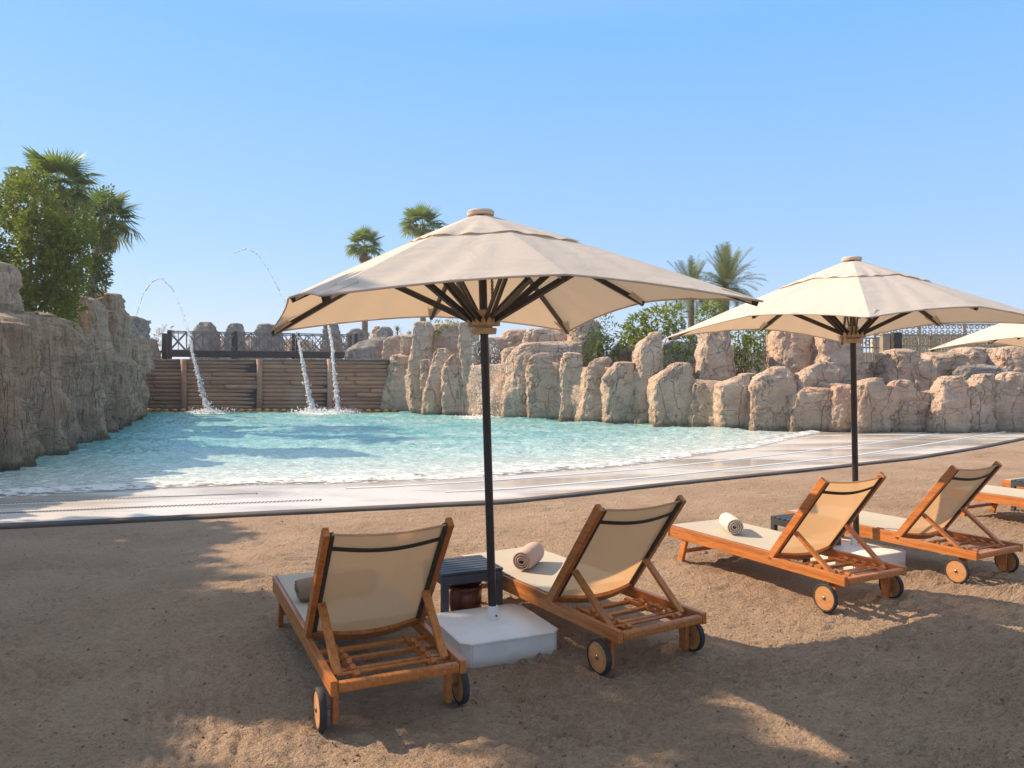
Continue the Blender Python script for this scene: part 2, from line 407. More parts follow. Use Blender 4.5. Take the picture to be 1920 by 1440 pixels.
# ------------------------------------------------------------------ ground, sand, deck, water
CURB = np.array([(-60, 1.0), (-30, 4.2), (-14, 6.9), (-5.8, 8.95), (0, 10.7), (2.35, 12.3), (5.2, 14.1), (8.35, 16.2), (10.97, 18.4), (13.1, 20.4), (16.5, 23.6), (20, 27), (60, 66)])
SHORE = np.array([(-60, 8.5), (-14, 10.6), (-7.6, 11.6), (-4.4, 12.7), (-.55, 13.6), (2.5, 15.5), (5.6, 18.7), (9.7, 24.3), (13, 29), (60, 96)])
def curb_y(x): return np.interp(x, CURB[:, 0], CURB[:, 1])
def shore_y(x): return np.interp(x, SHORE[:, 0], SHORE[:, 1])
gr = npmesh('ground', [(-500,-400,-.55), (500,-400,-.55), (500,900,-.55), (-500,900,-.55)], [(0,1,2,3)], False)
tag(link('ground', gr, M_ground), kind='structure')

LOUNG = [(-.872,3.751,.431), (.612,4.481,.549), (2.423,5.686,.486), (3.854,6.477,.508)]
def sand_h(X, Y):
    z = .030*fbm(X*.5, Y*.5, 3.1, 3)+.012*fbm(X*2.2, Y*3.4, 1.3, 4)
    fade = 1/(1+(Y/9)**2)
    c = fbm(X*11, Y*11, .7, 3, .6)
    z = z+(.016*c+.018*np.maximum(0, fbm(X*7, Y*7, 4.4, 3))**1.3+.010*fbm(X*30, Y*30, 2.7, 2))*(.4+.6*fade)
    # raked furrows
    a = np.arctan2(Y-2.2, X+6.5); rr = np.hypot(X+6.5, Y-2.2)
    m1 = np.clip(1-np.abs(rr-5.15)/.55, 0, 1)*np.clip((Y-3.2)/.4, 0, 1)*np.clip((5.6-Y)/.6, 0, 1)
    z = z+.019*m1*np.sin(rr*2*PI/.085+2.2*fbm(X*3, Y*3, 0, 3))*(.6+.6*fbm(X*2.5, Y*2.5, 9, 2))
    u = X*.55+Y*.84
    m2 = np.clip(fbm(X*.8+5, Y*.8, 2.2, 2)*2.2+.25, 0, 1)*np.clip((6.2-Y)/1.5, 0, 1)
    z = z+.017*m2*np.sin(u*2*PI/.095+2.5*fbm(X*1.5, Y*1.5, 0, 2))
    m4 = np.clip(1.25-np.abs((X+.25*Y)-3.1)/.9, 0, 1)*np.clip((Y-3.0)/.4, 0, 1)*np.clip((5.3-Y)/.5, 0, 1)
    z = z+.013*m4*np.sin((Y-.32*X)*2*PI/.075+2.2*fbm(X*2.4, Y*2.4, 3, 3))*(.6+.7*fbm(X*3, Y*3, 5, 2))
    u2 = Y-.22*X
    m3 = np.clip(fbm(X*.45, Y*.9+9, 6.2, 2)*2.4+.1, 0, 1)*np.clip((Y-4.5)/2, 0, 1)
    z = z+.014*m3*np.sin(u2*2*PI/.21+3*fbm(X*.9, Y*.9, 0, 2))
    for (x, y, t) in LOUNG:                     # sand pushed up at the wheels and feet
        c_, s_ = math.cos(t), math.sin(t)
        for (pa, pb, hh, rd) in ((-.03,.15,.045,.16), (.73,.15,.04,.16), (.03,1.75,.03,.13), (.67,1.75,.03,.13)):
            cx = x+c_*pa-s_*pb; cy = y+s_*pa+c_*pb
            d = np.hypot(X-cx, Y-cy)
            z = z+hh*np.exp(-((d-.13)/.10)**2)*(.45+.75*perlin(X*4, Y*4, x*3)+.25*perlin(X*22, Y*22, 1))
    cx, cy = 3.854+.24+.1, 6.477-.08
    z = z+.085*np.exp(-(((X-cx+.15)/.42)**2+((Y-cy+.15)/.16)**2))*(1+.4*perlin(X*9, Y*9, 2)+.3*perlin(X*25, Y*25, 2))
    # footprints
    r = np.random.default_rng(3)
    for k in range(120):
        fx = r.uniform(-5, 9); fy = r.uniform(3, 13); fa = r.uniform(0, PI)
        if fy > curb_y(fx)-.5: continue
        dx = (X-fx)*math.cos(fa)+(Y-fy)*math.sin(fa); dy = -(X-fx)*math.sin(fa)+(Y-fy)*math.cos(fa)
        q = (dx/.14)**2+(dy/.06)**2
        z = z-.022*np.exp(-q)+.008*np.exp(-(np.sqrt(q)-1.8)**2*3)
    return z-.012
nu, nv = 760, 620
uu = np.sinh(np.linspace(-1.6, 1.6, nu))/np.sinh(1.6)*3.4
tt = np.linspace(0, 1, nv)
Yn = .9; Xg = np.zeros((nv, nu)); Yg = np.zeros((nv, nu))
yend = np.ones(nu)*12
for it in range(40): yend = .5*yend+.5*np.clip(curb_y(uu*yend*.9), 2, 60)
rayx = uu*.9
for k in range(nu):                              # where this ray of the fan meets the edging
    ys = np.linspace(.95, 60, 3000); dlt = curb_y(rayx[k]*ys)-ys
    i = np.argmax(dlt < 0); yend[k] = ys[i] if dlt[i] < 0 else 60
Yg = Yn*(yend[None, :]/Yn)**tt[:, None]; Xg = rayx[None, :]*Yg
Zs = sand_h(Xg, Yg)
edge = np.clip((curb_y(Xg)-Yg)/.35, 0, 1); Zs = Zs*edge+(-.012)*(1-edge)
sm = npmesh('sand', np.stack([Xg, Yg, Zs], -1), gridfaces(nu, nv))
tag(link('sand_beach', sm, M_sand), kind='structure')
sb = npmesh('sand_behind', [(-60,-60,-.04), (80,-60,-.04), (80,.0,-.04), (30,1.2,-.04), (0,1.2,-.04), (-30,1.2,-.04), (-60,0,-.04)], [(0,1,2,3,4,5,6)], False)
tag(link('sand_behind_the_viewer', sb, M_sand), kind='structure')

def strip(name, mat, f0, f1, z0, z1, xs, kind='structure', label=None, parent=None):
    V = []
    for x in xs:
        V += [(x, f0(x), z0), (x, f1(x), z1)]
    n_ = len(xs); Fq = [(2*i, 2*i+2, 2*i+3, 2*i+1) for i in range(n_-1)]
    me = npmesh(name, V, Fq, False)
    o = link(name, me, mat, parent); tag(o, kind=kind); return o
xs = np.linspace(-30, 30, 240)
# dark edging: a low kerb with thickness
V = []; 
for x in xs:
    y = curb_y(x)
    V += [(x, y-.02, -.1), (x, y-.02, .012), (x, y+.26, .012), (x, y+.26, -.1)]
Fq = []
for i in range(len(xs)-1):
    for k in range(3): Fq.append((4*i+k, 4*i+4+k, 4*i+5+k, 4*i+1+k))
tag(link('edging_kerb', npmesh('edging_kerb', V, Fq, False), M_curb), kind='structure')
# deck: from the edging down under the water
nx, ny = 240, 90
xd = np.linspace(-30, 40, nx); td = np.linspace(0, 1, ny)**1.5
Yd = curb_y(xd)[None, :]+.26+td[:, None]*(46-curb_y(xd)[None, :]).clip(4)
Xd = np.repeat(xd[None, :], ny, 0); sd = Yd-shore_y(Xd)
WZ = -.05
Zd = np.where(sd < 0, 0.004+(WZ-.004)*np.clip(1+sd/np.maximum(shore_y(Xd)-curb_y(Xd), .5), 0, 1), WZ-.05*sd-.0006*sd**2)
tag(link('pool_deck', npmesh('pool_deck', np.stack([Xd, Yd, Zd], -1), gridfaces(nx, ny), True), M_deck), kind='structure')
def deck_z(x, y):
    s = y-shore_y(x); t = np.clip(1+s/np.maximum(shore_y(x)-curb_y(x), .5), 0, 1)
    return np.where(s < 0, .004+(WZ-.004)*t, WZ-.05*s)
cp0 = np.array([(-12.2,6.8), (-10.2,9.6), (-9.5,12.2), (-9.55,14.6), (-10.0,16.3), (-11.3,20.1), (-13.1,25.5), (-15.1,31), (-18.2,37.8)])
# water
nx, ny = 720, 720
ts = np.linspace(0, 1, ny); xw = np.linspace(-19, 15, nx)
Ys = shore_y(xw)[None, :]-.9; Yw = Ys*((41.5/Ys)**ts[:, None]); Xw = np.repeat(xw[None, :], ny, 0)
sdw = Yw-shore_y(Xw)
wob = .35*fbm(Xw*.35, Yw*.1, 2, 3)
s_ = sdw+wob
amp = np.clip(s_/5, 0, 1)
Zw = .06*amp*fbm(Xw*.55, Yw*.85, 0, 3)+.035*amp*fbm(Xw*1.7, Yw*2.6, 4, 3)+.02*amp*fbm(Xw*5, Yw*7, 8, 2)
Zw += .05*np.exp(-((s_-.55)/.35)**2)*(1+.4*fbm(Xw*2, Yw*2, 1, 2))+.035*amp*np.sin(Yw*2.1-.35*Xw+1.5*fbm(Xw*.2, Yw*.2, 3, 2))
Zw = WZ+.006+Zw-.10*np.clip(-s_/.5, 0, 1)**1.5
wm = npmesh('water', np.stack([Xw, Yw, Zw], -1), gridfaces(nx, ny))
attr(wm, 'depth', np.clip(sdw/9, 0, 1)*np.clip(.75+.05*(6-Xw), .15, 1))
foam = .55*np.exp(-((s_-.35)/.38)**2)+.22*np.exp(-((s_-1.5)/.8)**2)+.12*np.exp(-((s_-3.4)/1.0)**2)
jets_at = [(-14.3, 36.9), (-9.4, 36.6), (-8.2, 36.3), (-1.4, 33.0)]
for jx, jy in jets_at: foam = foam+.5*np.exp(-(np.hypot((Xw-jx)/1.2, (Yw-jy)/1.6))**2)
attr(wm, 'foam', foam)
clx = np.interp(Yw, cp0[:, 1], cp0[:, 0]); attr(wm, 'open', np.clip((Xw-clx-1.0+.8*fbm(Xw*.5, Yw*.3, 5, 3))/3.5, 0, 1))  # mask that keeps the water dark by the cliff, as its painted reflection
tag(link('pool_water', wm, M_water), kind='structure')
# tile strips on the deck
LA = np.array([(-7.5,10.9), (-2.1,12.35), (-.55,13.0), (2.9,14.95), (4.68,16.3), (6.2,17.5), (9.2,20.0), (12.6,23.2), (16,27)])
LB = np.array([(-7.5,9.6), (0,12.05), (2.6,13.5), (6.7,16.35), (7.5,16.95), (11,20.1), (15.1,23.9), (18,27)])
for nm, Lp, x0 in (('tile_strip_outer', LA, -2.6), ('tile_strip_inner', LB, -1.0)):
    q = np.linspace(x0, 16, 120); V = []
    for x in q:
        y = float(np.interp(x, Lp[:, 0], Lp[:, 1])); z = float(max(deck_z(x, y), deck_z(x, y+.1)))+.012
        V += [(x, y, z-.02), (x, y, z), (x, y+.10, z), (x, y+.10, z-.02)]
    Fq = [(4*i+k, 4*i+4+k, 4*i+5+k, 4*i+1+k) for i in range(len(q)-1) for k in range(3)]
    tag(link('tile_strip', npmesh(nm, V, Fq, False), M_strip), kind='structure')
# slotted drains
def drain(label, pts, n, ln):
    t = thing('drain_grate', label, 'drain')
    P = np.array([gp(*p) for p in pts]); s = np.linspace(0, 1, n); X = np.interp(s, np.linspace(0, 1, len(P)), P[:, 0]); Y = np.interp(s, np.linspace(0, 1, len(P)), P[:, 1])
    b = MB(); fr = MB()
    for x, y in zip(X, Y): b.box((x, y, float(deck_z(x, y))+.007), (.026, ln, .008))
    for i in range(0, n-10, 10):
        fr.bar((X[i], Y[i], float(deck_z(X[i], Y[i]))+.001), (X[i+10], Y[i+10], float(deck_z(X[i+10], Y[i+10]))+.001), ln+.05, .008)
    tag(b.build('slots', M_slot, t), kind='stuff'); fr.build('frame', M_strip, t)
drain('long slotted drain grate running along the wet deck nearest the sand edge', [(-120,969), (0,961), (280,949), (600,936)], 131, .09)
drain('faint slotted drain grate on the deck right beside the foam line', [(-120,950), (0,941), (280,929), (480,922)], 111, .07)

# ------------------------------------------------------------------ log wall, floats, bridge
LW0, LW1, LWT = Vector((-18.9, 38.2, 0)), Vector((-5.9, 37.6, 0)), 2.44
lw = thing('log_wall', 'tall brown wall of stacked horizontal logs across the far end of the pool', 'wall')
wd = (LW1-LW0); wL = wd.length; wu = wd.normalized()
postx = [xat(p, 38) for p in (345, 489, 622)]
bounds = [-18.9]+postx+[-5.9]
core = MB(); core.bar(LW0+Vector((0,.27,1.0)), LW1+Vector((0,.27,1.0)), .4, 2.7); core.build('backing', M_bridge, lw)
NR = 13; lh = (LWT+.12)/NR
def log_mesh(L, rad, seed):
    n_, m = 12, 14; V = []
    a = np.linspace(0, 2*PI, n_, endpoint=False); s = np.linspace(0, L, m)
    S, A = np.meshgrid(s, a, indexing='ij')
    r = rad*(1+.03*perlin(S*1.3, np.cos(A)*1.2+seed, np.sin(A)*1.2))
    r[0] *= .82; r[-1] *= .82
    V = np.stack([S, np.cos(A)*r, np.sin(A)*r], -1).reshape(-1, 3)
    me = bpy.data.meshes.new('log'); Fq = gridfaces(n_, m, True).tolist(); Fq += [list(range(n_))[::-1], list(range((m-1)*n_, m*n_))]
    me.from_pydata(V.tolist(), [], Fq); me.shade_smooth(); return me
for r in range(NR):
    z = -.12+lh*(r+.5)
    for b0, b1 in zip(bounds, bounds[1:]):
        cuts = [b0+.02, b1-.02]
        if random.random() < .55: cuts.insert(1, b0+(b1-b0)*random.uniform(.25, .75))
        for c0, c1 in zip(cuts, cuts[1:]):
            o = link('log', log_mesh(c1-c0-.025, lh*.53, random.random()*50), M_log, lw)
            y0 = np.interp(c0, [-18.9, -5.9], [38.2, 37.6]); o.location = (c0, y0+.03*random.random(), z)
for px_ in postx:
    y = np.interp(px_, [-18.9, -5.9], [38.2, 37.6])
    b = MB(); b.tube([(px_, y-.1, -.3), (px_+.02, y-.1, 1.2), (px_, y-.1, 2.5)], [.15, .14, .15], 12); b.build('post', M_log, lw, True)
# capping
b = MB(); b.bar(LW0+Vector((0,.15,LWT+.03)), LW1+Vector((0,.15,LWT+.03)), .5, .07, bev=.01); b.build('coping', M_grey, lw)
fl = thing('float_rope', 'rope of small orange floats along the foot of the log wall', 'float rope')
rp = []
for i in range(34):
    x = -18.3+i*.41; y = np.interp(x, [-18.9, -5.9], [38.2, 37.6])-.45+.05*math.sin(i*1.3)
    rp.append((x, y, .02+.02*math.sin(i*2.1)))
    b = MB(); b.lathe([(.03,-.13), (.075,-.1), (.085,0), (.075,.1), (.03,.13)], 8, Matrix.Rotation(PI/2, 4, 'Y')); o = b.build('float', M_float, fl, True)
    o.location = (x, y, .03+random.uniform(-.01, .02)); o.rotation_euler = (0, random.uniform(-.15, .15), random.uniform(-.2, .2))
MB().tube(rp, .022, 6).build('rope', M_rope, fl)

br = thing('footbridge', 'dark timber footbridge with crossed metal railings behind the log wall', 'footbridge')
B0, B1 = Vector((xat(318, 40.2), 40.2, 0)), Vector((xat(668, 44), 44, 0)); bd = (B1-B0); bl = bd.length; bu = bd.normalized()
zt, zb = 3.98, 3.02
for off in (0, 1.7):
    o_ = Vector((-bu.y, bu.x, 0))*off
    b = MB(); b.bar(B0+o_+Vector((0,0,2.83)), B1+o_+Vector((0,0,2.83)), .16, .27, bev=.01); b.build('beam', M_bridge, br)
    MB().bar(B0+o_+Vector((0,0,zt)), B1+o_+Vector((0,0,zt)), .06, .06).build('handrail', M_rail, br)
    MB().bar(B0+o_+Vector((0,0,zb)), B1+o_+Vector((0,0,zb)), .05, .05).build('bottom_rail', M_rail, br)
    nb = 12; step = bl/nb
    for i in range(nb):
        p = B0+o_+bu*(i*step); q = B0+o_+bu*((i+1)*step)
        MB().bar(p+Vector((0,0,zb)), q+Vector((0,0,zt)), .045, .045, up=(0,1,0)).build('brace', M_rail, br)
        MB().bar(p+Vector((0,-.05,zt)), q+Vector((0,-.05,zb)), .045, .045, up=(0,1,0)).build('brace', M_rail, br)
        if i % 4: MB().bar(p+Vector((0,.03,zb)), p+Vector((0,.03,zt)), .035, .035, up=(0,1,0)).build('baluster', M_rail, br)
        h = (p+q)/2; MB().bar(h+Vector((0,.03,zb)), h+Vector((0,.03,zt)), .03, .03, up=(0,1,0)).build('baluster', M_rail, br)
    for i in (0, 4, 8, 12):
        p = B0+o_+bu*(i*step); MB().bar(p+Vector((0,0,2.3)), p+Vector((0,0,zt+.06)), .17, .17, up=(0,1,0), bev=.01).build('post', M_bridge, br)
p = B0+Vector((-.35,.2,0)); MB().bar(p+Vector((0,0,2.3)), p+Vector((0,0,zt-.1)), .2, .2, up=(0,1,0), bev=.01).build('post', M_bridge, br)
MB().bar(B0+Vector((-1.9,0,2.2)), B0+Vector((-.1,0,3.1)), .07, .1).build('strut', M_bridge, br)
dk = MB(); nrm = Vector((-bu.y, bu.x, 0))
for i in range(70):
    p = B0+bu*(i*bl/70+.07); dk.bar(p+Vector((0,0,2.99)), p+nrm*1.7+Vector((0,0,2.99)), .12, .04)
tag(dk.build('deck_boards', M_bridge, br), kind='stuff')

# ------------------------------------------------------------------ rocks
def boulder(rows, d, parent=None, mat=None, thick=.6, dn=0, amp=.07, name='boulder', nu=76, nv=64, seed=None, tilt=0, exp=5.5, bot=-.35):
    """rows: (py, xl, xr) from bottom to top, px of the outline at distance d; the body is a rounded column of real depth"""
    seed = random.random()*90 if seed is None else seed
    rows = sorted(rows, key=lambda r: -r[0])
    dmax = min(max(r[2]-r[1] for r in rows)*d/F/2*1.05*thick, 1.6)+.12; front = d; d = d+dmax*.8
    zs = np.array([zat(r[0], d) for r in rows]); xl = np.array([xat(r[1], d) for r in rows]); xr = np.array([xat(r[2], d) for r in rows])
    if zs[0] > bot: zs = np.append(bot, zs); xl = np.append(xl[0]-.05, xl); xr = np.append(xr[0]+.05, xr)
    else: zs[0] = bot
    # round the top
    ht = min(.13, (xr[-1]-xl[-1])*.2)
    mid_ = (xl+xr)/2; hw = (xr-xl)/2*1.09+.03; xl = mid_-hw; xr = mid_+hw
    t = np.linspace(0, 1, nv); z = zs[0]+(zs[-1]-zs[0])*(1-(1-t)**1.35)
    L = np.interp(z, zs, xl); Rr = np.interp(z, zs, xr); cx = (L+Rr)/2; w = (Rr-L)/2
    k = np.ones(3)/3; wp = np.pad(w, 1, 'edge'); w = np.convolve(wp, k, 'valid'); cp = np.pad(cx, 1, 'edge'); cx = np.convolve(cp, k, 'valid')
    near = np.clip((zs[-1]-z)/ht, 0, 1); rnd = np.sqrt(np.clip(1-(1-near)**2, 0, 1)); w = w*np.maximum(rnd, .02)
    z = z.copy()
    dep = np.minimum(w*thick, 1.6)+.12*rnd
    a = np.linspace(0, 2*PI, nu, endpoint=False)
    ca = np.sign(np.cos(a))*np.abs(np.cos(a))**(2/exp); sa = np.sign(np.sin(a))*np.abs(np.sin(a))**(2/exp)
    X = cx[:, None]+w[:, None]*ca[None]; Y = front+dep.max()*.9+dep[:, None]*sa[None]+(z[:, None]-zs[0])*tilt; Z = np.repeat(z[:, None], nu, 1)
    nx_ = np.repeat(ca[None], nv, 0); ny_ = np.repeat(sa[None], nv, 0)
    n1 = fbm(X*.9+seed, Y*.9, Z*.33, 3)*1.3; n2 = ridge(X*1.9, Y*1.9+seed, Z*.38, 3)-.7; n3 = fbm(X*4.5, Y*4.5+seed, Z*3.6, 4, .62)
    # blocky facets: quantised offset
    q = np.round(fbm(X*1.25+seed, Y*1.25, Z*.5, 2)*3.5)/3.5; lg = np.clip(np.abs(np.mod(Z*.62+.25*n1+seed, 1)-.5)*14, 0, 1)-1
    dsp = amp*(1.2*n1-.55*np.clip(-n2, 0, 1.5)+.55*n3+1.05*q+.35*lg)*np.maximum(rnd, .25)[:, None]
    X = X+nx_*dsp; Y = Y+ny_*dsp; Z = Z+amp*.5*n1*(t[:, None]**2)
    V = np.stack([X, Y, Z], -1).reshape(-1, 3); V = np.vstack([V, V[-nu:].mean(0)])
    Fq = gridfaces(nu, nv, True); top = np.array([[(nv-1)*nu+j, (nv-1)*nu+(j+1) % nu, nv*nu, nv*nu] for j in range(nu)])
    me = bpy.data.meshes.new(name); me.from_pydata(V.tolist(), [], Fq.tolist()+[[p[0], p[1], p[2]] for p in top.tolist()]); me.shade_smooth()
    return link(name, me, mat or M_rock, parent)

WD = ([640, 722, 890, 1140, 1400, 1620, 1744, 1920, 2400], [40, 38, 33.5, 29.3, 26, 24.3, 24.2, 24.6, 26])
def wdist(px): return float(np.interp(px, *WD))
rw = thing('rock_wall', 'long pinkish tan wall of upright carved boulders along the right side of the pool', 'rock wall')
FRONT = [  # rows (py, xl, xr), extra distance
 ([(770,700,775),(690,716,768),(640,726,760),(628,735,756)], .9),
 ([(770,735,790),(700,748,786),(650,752,778),(628,756,772)], .5),
 ([(775,770,825),(740,770,812),(700,766,808),(640,774,806),(612,776,804),(603,780,800)], 0),
 ([(776,795,830),(690,790,815),(672,793,809)], -.1),
 ([(778,806,852),(720,806,846),(680,808,846),(660,814,838),(652,822,834)], -.25),
 ([(780,835,885),(720,836,880),(690,837,872),(668,846,868),(660,856,867)], -.2),
 ([(780,866,915),(700,868,905),(650,866,898),(620,866,895),(602,868,892)], .3),
 ([(782,905,960),(700,910,950),(650,905,950),(632,908,948)], 1.2),
 ([(784,940,990),(720,944,986),(662,942,980),(650,950,975)], .3),
 ([(784,962,1012),(700,965,1010),(668,970,1004),(652,982,1000)], 0),
 ([(786,992,1068),(730,992,1062),(690,992,1060),(668,1002,1040),(660,1016,1032)], -.3),
 ([(787,1050,1095),(720,1056,1092),(680,1062,1088),(662,1066,1084)], -.1),
 ([(788,1085,1148),(740,1094,1146),(700,1098,1143),(680,1108,1140),(670,1124,1138)], -.35),
 ([(790,1140,1194),(740,1140,1192),(710,1138,1191),(692,1150,1190),(678,1168,1190)], -.4),
 ([(792,1188,1246),(740,1190,1244),(700,1190,1242),(660,1194,1241),(645,1200,1240),(630,1216,1240),(622,1224,1238)], -.1),
 ([(795,1228,1296),(740,1229,1294),(712,1231,1293),(695,1250,1292),(680,1270,1288)], -.55),
 ([(798,1290,1356),(750,1292,1356),(722,1296,1354),(712,1305,1350)], -.1),
 ([(770,1306,1374),(700,1311,1371),(655,1314,1367),(648,1320,1364),(620,1326,1360),(606,1330,1356)], .5),
 ([(800,1350,1420),(750,1353,1417),(722,1354,1416),(712,1376,1415),(700,1400,1412)], -.5),
 ([(802,1404,1484),(750,1406,1484),(722,1407,1483),(706,1422,1482),(692,1448,1478),(687,1462,1474)], -.6),
 ([(806,1476,1562),(760,1478,1561),(738,1482,1560),(726,1500,1556)], -.4),
 ([(740,1496,1568),(710,1500,1566),(698,1508,1564),(684,1532,1558),(678,1546,1556)], .1),
 ([(808,1558,1606),(750,1561,1604),(726,1566,1600),(720,1572,1596)], -.3),
 ([(809,1598,1664),(750,1602,1662),(726,1606,1658),(714,1628,1656),(708,1642,1652)], -.5),
 ([(810,1660,1746),(770,1662,1744),(752,1664,1742),(750,1668,1738)], -.2),
 ([(752,1668,1714),(730,1671,1708),(716,1676,1702),(711,1682,1698)], -.1),
 ([(812,1740,1806),(770,1742,1804),(750,1748,1803),(740,1760,1802),(716,1764,1800),(704,1780,1798)], -.6),
 ([(810,1804,1858),(770,1807,1857),(735,1812,1856),(716,1830,1856),(703,1846,1855)], -.5),
 ([(808,1854,1914),(760,1857,1912),(730,1862,1908),(706,1872,1905),(696,1886,1902)], -.6),
 ([(808,1908,1965),(740,1912,1962),(712,1918,1950),(700,1930,1946)], -.5),
 ([(812,1958,2040),(740,1962,2036),(710,1975,2030),(695,1990,2020)], -.4),
 ([(812,2030,2110),(740,2034,2106),(715,2045,2100),(690,2060,2090)], -.4),
]
SLAB = [
 ([(786,952,1106),(720,956,1102),(670,962,1098),(650,975,1092),(640,990,1074)], .25),
 ([(778,728,806),(720,730,800),(680,732,796),(664,742,784)], .45),
 ([(782,800,905),(720,806,900),(690,812,896),(676,830,884)], .35),
 ([(792,1136,1250),(745,1140,1246),(722,1144,1240),(712,1160,1230)], .0),
 ([(800,1240,1360),(750,1244,1356),(728,1250,1350)], -.05),
 ([(806,1396,1500),(760,1400,1496),(738,1410,1490)], -.15),
 ([(810,1550,1670),(766,1554,1664),(746,1560,1656)], -.1),
 ([(812,1730,1870),(772,1736,1864),(756,1746,1856)], -.15),
]
FRONT = FRONT+SLAB
BACK = [
 ([(700,655,740),(672,660,738),(655,664,736),(640,682,735),(632,706,734),(622,711,733),(612,720,728)], 1.6, M_grey),
 ([(660,698,712),(620,700,711),(611,702,709)], 4, M_rock),
 ([(680,742,778),(640,744,774),(626,750,770)], 2.2, M_rock),
 ([(700,800,868),(640,803,866),(618,806,864),(604,820,862)], 2.2, M_rock),
 ([(700,934,1000),(650,938,998),(630,944,996),(616,952,990)], 1.8, M_rock),
 ([(720,980,1072),(660,984,1070),(630,986,1068),(615,994,1060)], 1.6, M_rock),
 ([(720,1060,1126),(660,1066,1124),(620,1072,1122),(598,1080,1120)], 1.5, M_rock),
 ([(740,1140,1200),(680,1146,1192),(660,1152,1186),(646,1160,1180)], 3.2, M_grey),
 ([(740,1236,1310),(680,1242,1306),(652,1246,1300),(640,1256,1290)], 3.0, M_grey),
 ([(760,1366,1420),(700,1370,1410),(690,1374,1400)], 2.5, M_soil),
 ([(760,1448,1540),(700,1454,1536),(660,1456,1532),(625,1460,1524),(612,1470,1516)], 1.4, M_rock),
 ([(760,1530,1606),(700,1532,1602),(660,1536,1600),(630,1538,1598),(615,1545,1590)], 1.2, M_rock),
 ([(760,1596,1666),(716,1598,1664),(700,1604,1660),(690,1612,1640)], 2.2, M_rock),
 ([(770,1655,1728),(710,1658,1726),(680,1661,1722),(666,1668,1716),(657,1674,1696)], 1.2, M_rock),
 ([(780,1705,1752),(720,1708,1749),(690,1712,1746),(672,1718,1740)], 1.0, M_rock),
 ([(760,1728,1800),(700,1731,1796),(672,1733,1792),(660,1742,1780)], 2.2, M_rock),
 ([(790,1784,1876),(730,1788,1874),(700,1792,1872),(684,1802,1860)], 1.4, M_grey),
 ([(740,1792,1852),(690,1795,1850),(664,1800,1848),(650,1812,1842)], 3.0, M_rock),
 ([(740,1844,1882),(690,1847,1878),(664,1850,1876),(654,1856,1870)], 2.8, M_rock),
 ([(760,1864,1940),(700,1868,1936),(666,1874,1930),(650,1884,1924)], 2.0, M_rock),
 ([(760,1936,2030),(690,1940,2026),(655,1950,2020),(640,1960,2005)], 1.8, M_rock),
 ([(760,2020,2120),(690,2024,2116),(650,2034,2110),(630,2050,2090)], 1.8, M_rock),
]
for rows, off in FRONT:
    px_ = (rows[0][1]+rows[0][2])/2; boulder(rows, wdist(px_)+off, rw, M_rock, amp=.095)
for rows, off, m_ in BACK:
    px_ = (rows[0][1]+rows[0][2])/2; boulder(rows, wdist(px_)+off, rw, m_, amp=.11, thick=.9)
# body of the wall behind the boulders, and the planting bed on top of it
def sheet_wall(name, pts, zt_, mat, parent, off, thick=2.4, lean=.15, amp=.18):
    P = np.array(pts); s = np.linspace(0, 1, 300); X = np.interp(s, np.linspace(0, 1, len(P)), P[:, 0]); Y = np.interp(s, np.linspace(0, 1, len(P)), P[:, 1])
    ZT = np.interp(s, np.linspace(0, 1, len(P)), zt_)
    v = np.linspace(0, 1, 40)[:, None]; hz = np.clip(v/.6, 0, 1); bk = np.clip((v-.6)/.4, 0, 1)
    Z = -.4+(ZT[None]+.4)*hz; Yy = Y[None]+off+lean*hz+bk*thick; Xx = X[None]+0*v
    n_ = fbm(Xx*.8, Z*.6, Yy*.4, 4); Yy = Yy-amp*n_; Z = Z+.12*n_*hz
    return link(name, npmesh(name, np.stack([Xx, Yy, Z], -1), gridfaces(300, 40)), mat, parent)
wp = [(xat(p, wdist(p)), wdist(p)) for p in (715, 800, 890, 1000, 1140, 1270, 1400, 1510, 1620, 1744, 1850, 1960, 2100)]
sheet_wall('wall_body', wp, [2.1,2.0,2.2,2.3,2.0,1.6,1.45,1.6,1.4,1.2,1.15,1.25,1.2], M_rock, rw, -.12, thick=.8, amp=.22)
bed = []
for (x, y) in wp: bed += [(x, y+.9, .9), (x+1.5, y+14, 1.5)]
tag(link('planting_bed', npmesh('planting_bed', bed, [(2*i, 2*i+2, 2*i+3, 2*i+1) for i in range(len(wp)-1)], False), M_soil), kind='structure')

# the left cliff
lc = thing('rock_cliff', 'tall grooved brown rock cliff rising from the water on the left side of the pool', 'rock cliff')
cp_ = np.array([(-12.2,6.8), (-10.2,9.6), (-9.5,12.2), (-9.55,14.6), (-10.0,16.3), (-11.3,20.1), (-13.1,25.5), (-15.1,31), (-18.2,37.8)])
cz_ = np.array([3.1, 3.1, 3.0, 2.9, 2.95, 2.7, 2.4, 2.3, 2.4])
ns, nv_ = 900, 150
ck = np.r_[0, np.cumsum(np.hypot(*np.diff(cp_, axis=0).T))]; s = np.linspace(0, ck[-1], ns)
CX = np.interp(s, ck, cp_[:, 0]); CYy = np.interp(s, ck, cp_[:, 1]); ZT = np.interp(s, ck, cz_)+.22*fbm(s*.45, 0*s, 3.3, 3)
tx = np.gradient(CX, s); ty = np.gradient(CYy, s); ker = np.ones(41)/41
tx = np.convolve(np.pad(tx, 20, 'edge'), ker, 'valid'); ty = np.convolve(np.pad(ty, 20, 'edge'), ker, 'valid'); ln = np.hypot(tx, ty); ox, oy = ty/ln, -tx/ln
v = np.linspace(0, 1, nv_)[:, None]; up = np.clip(v/.66, 0, 1); bk = np.clip((v-.6)/.4, 0, 1)
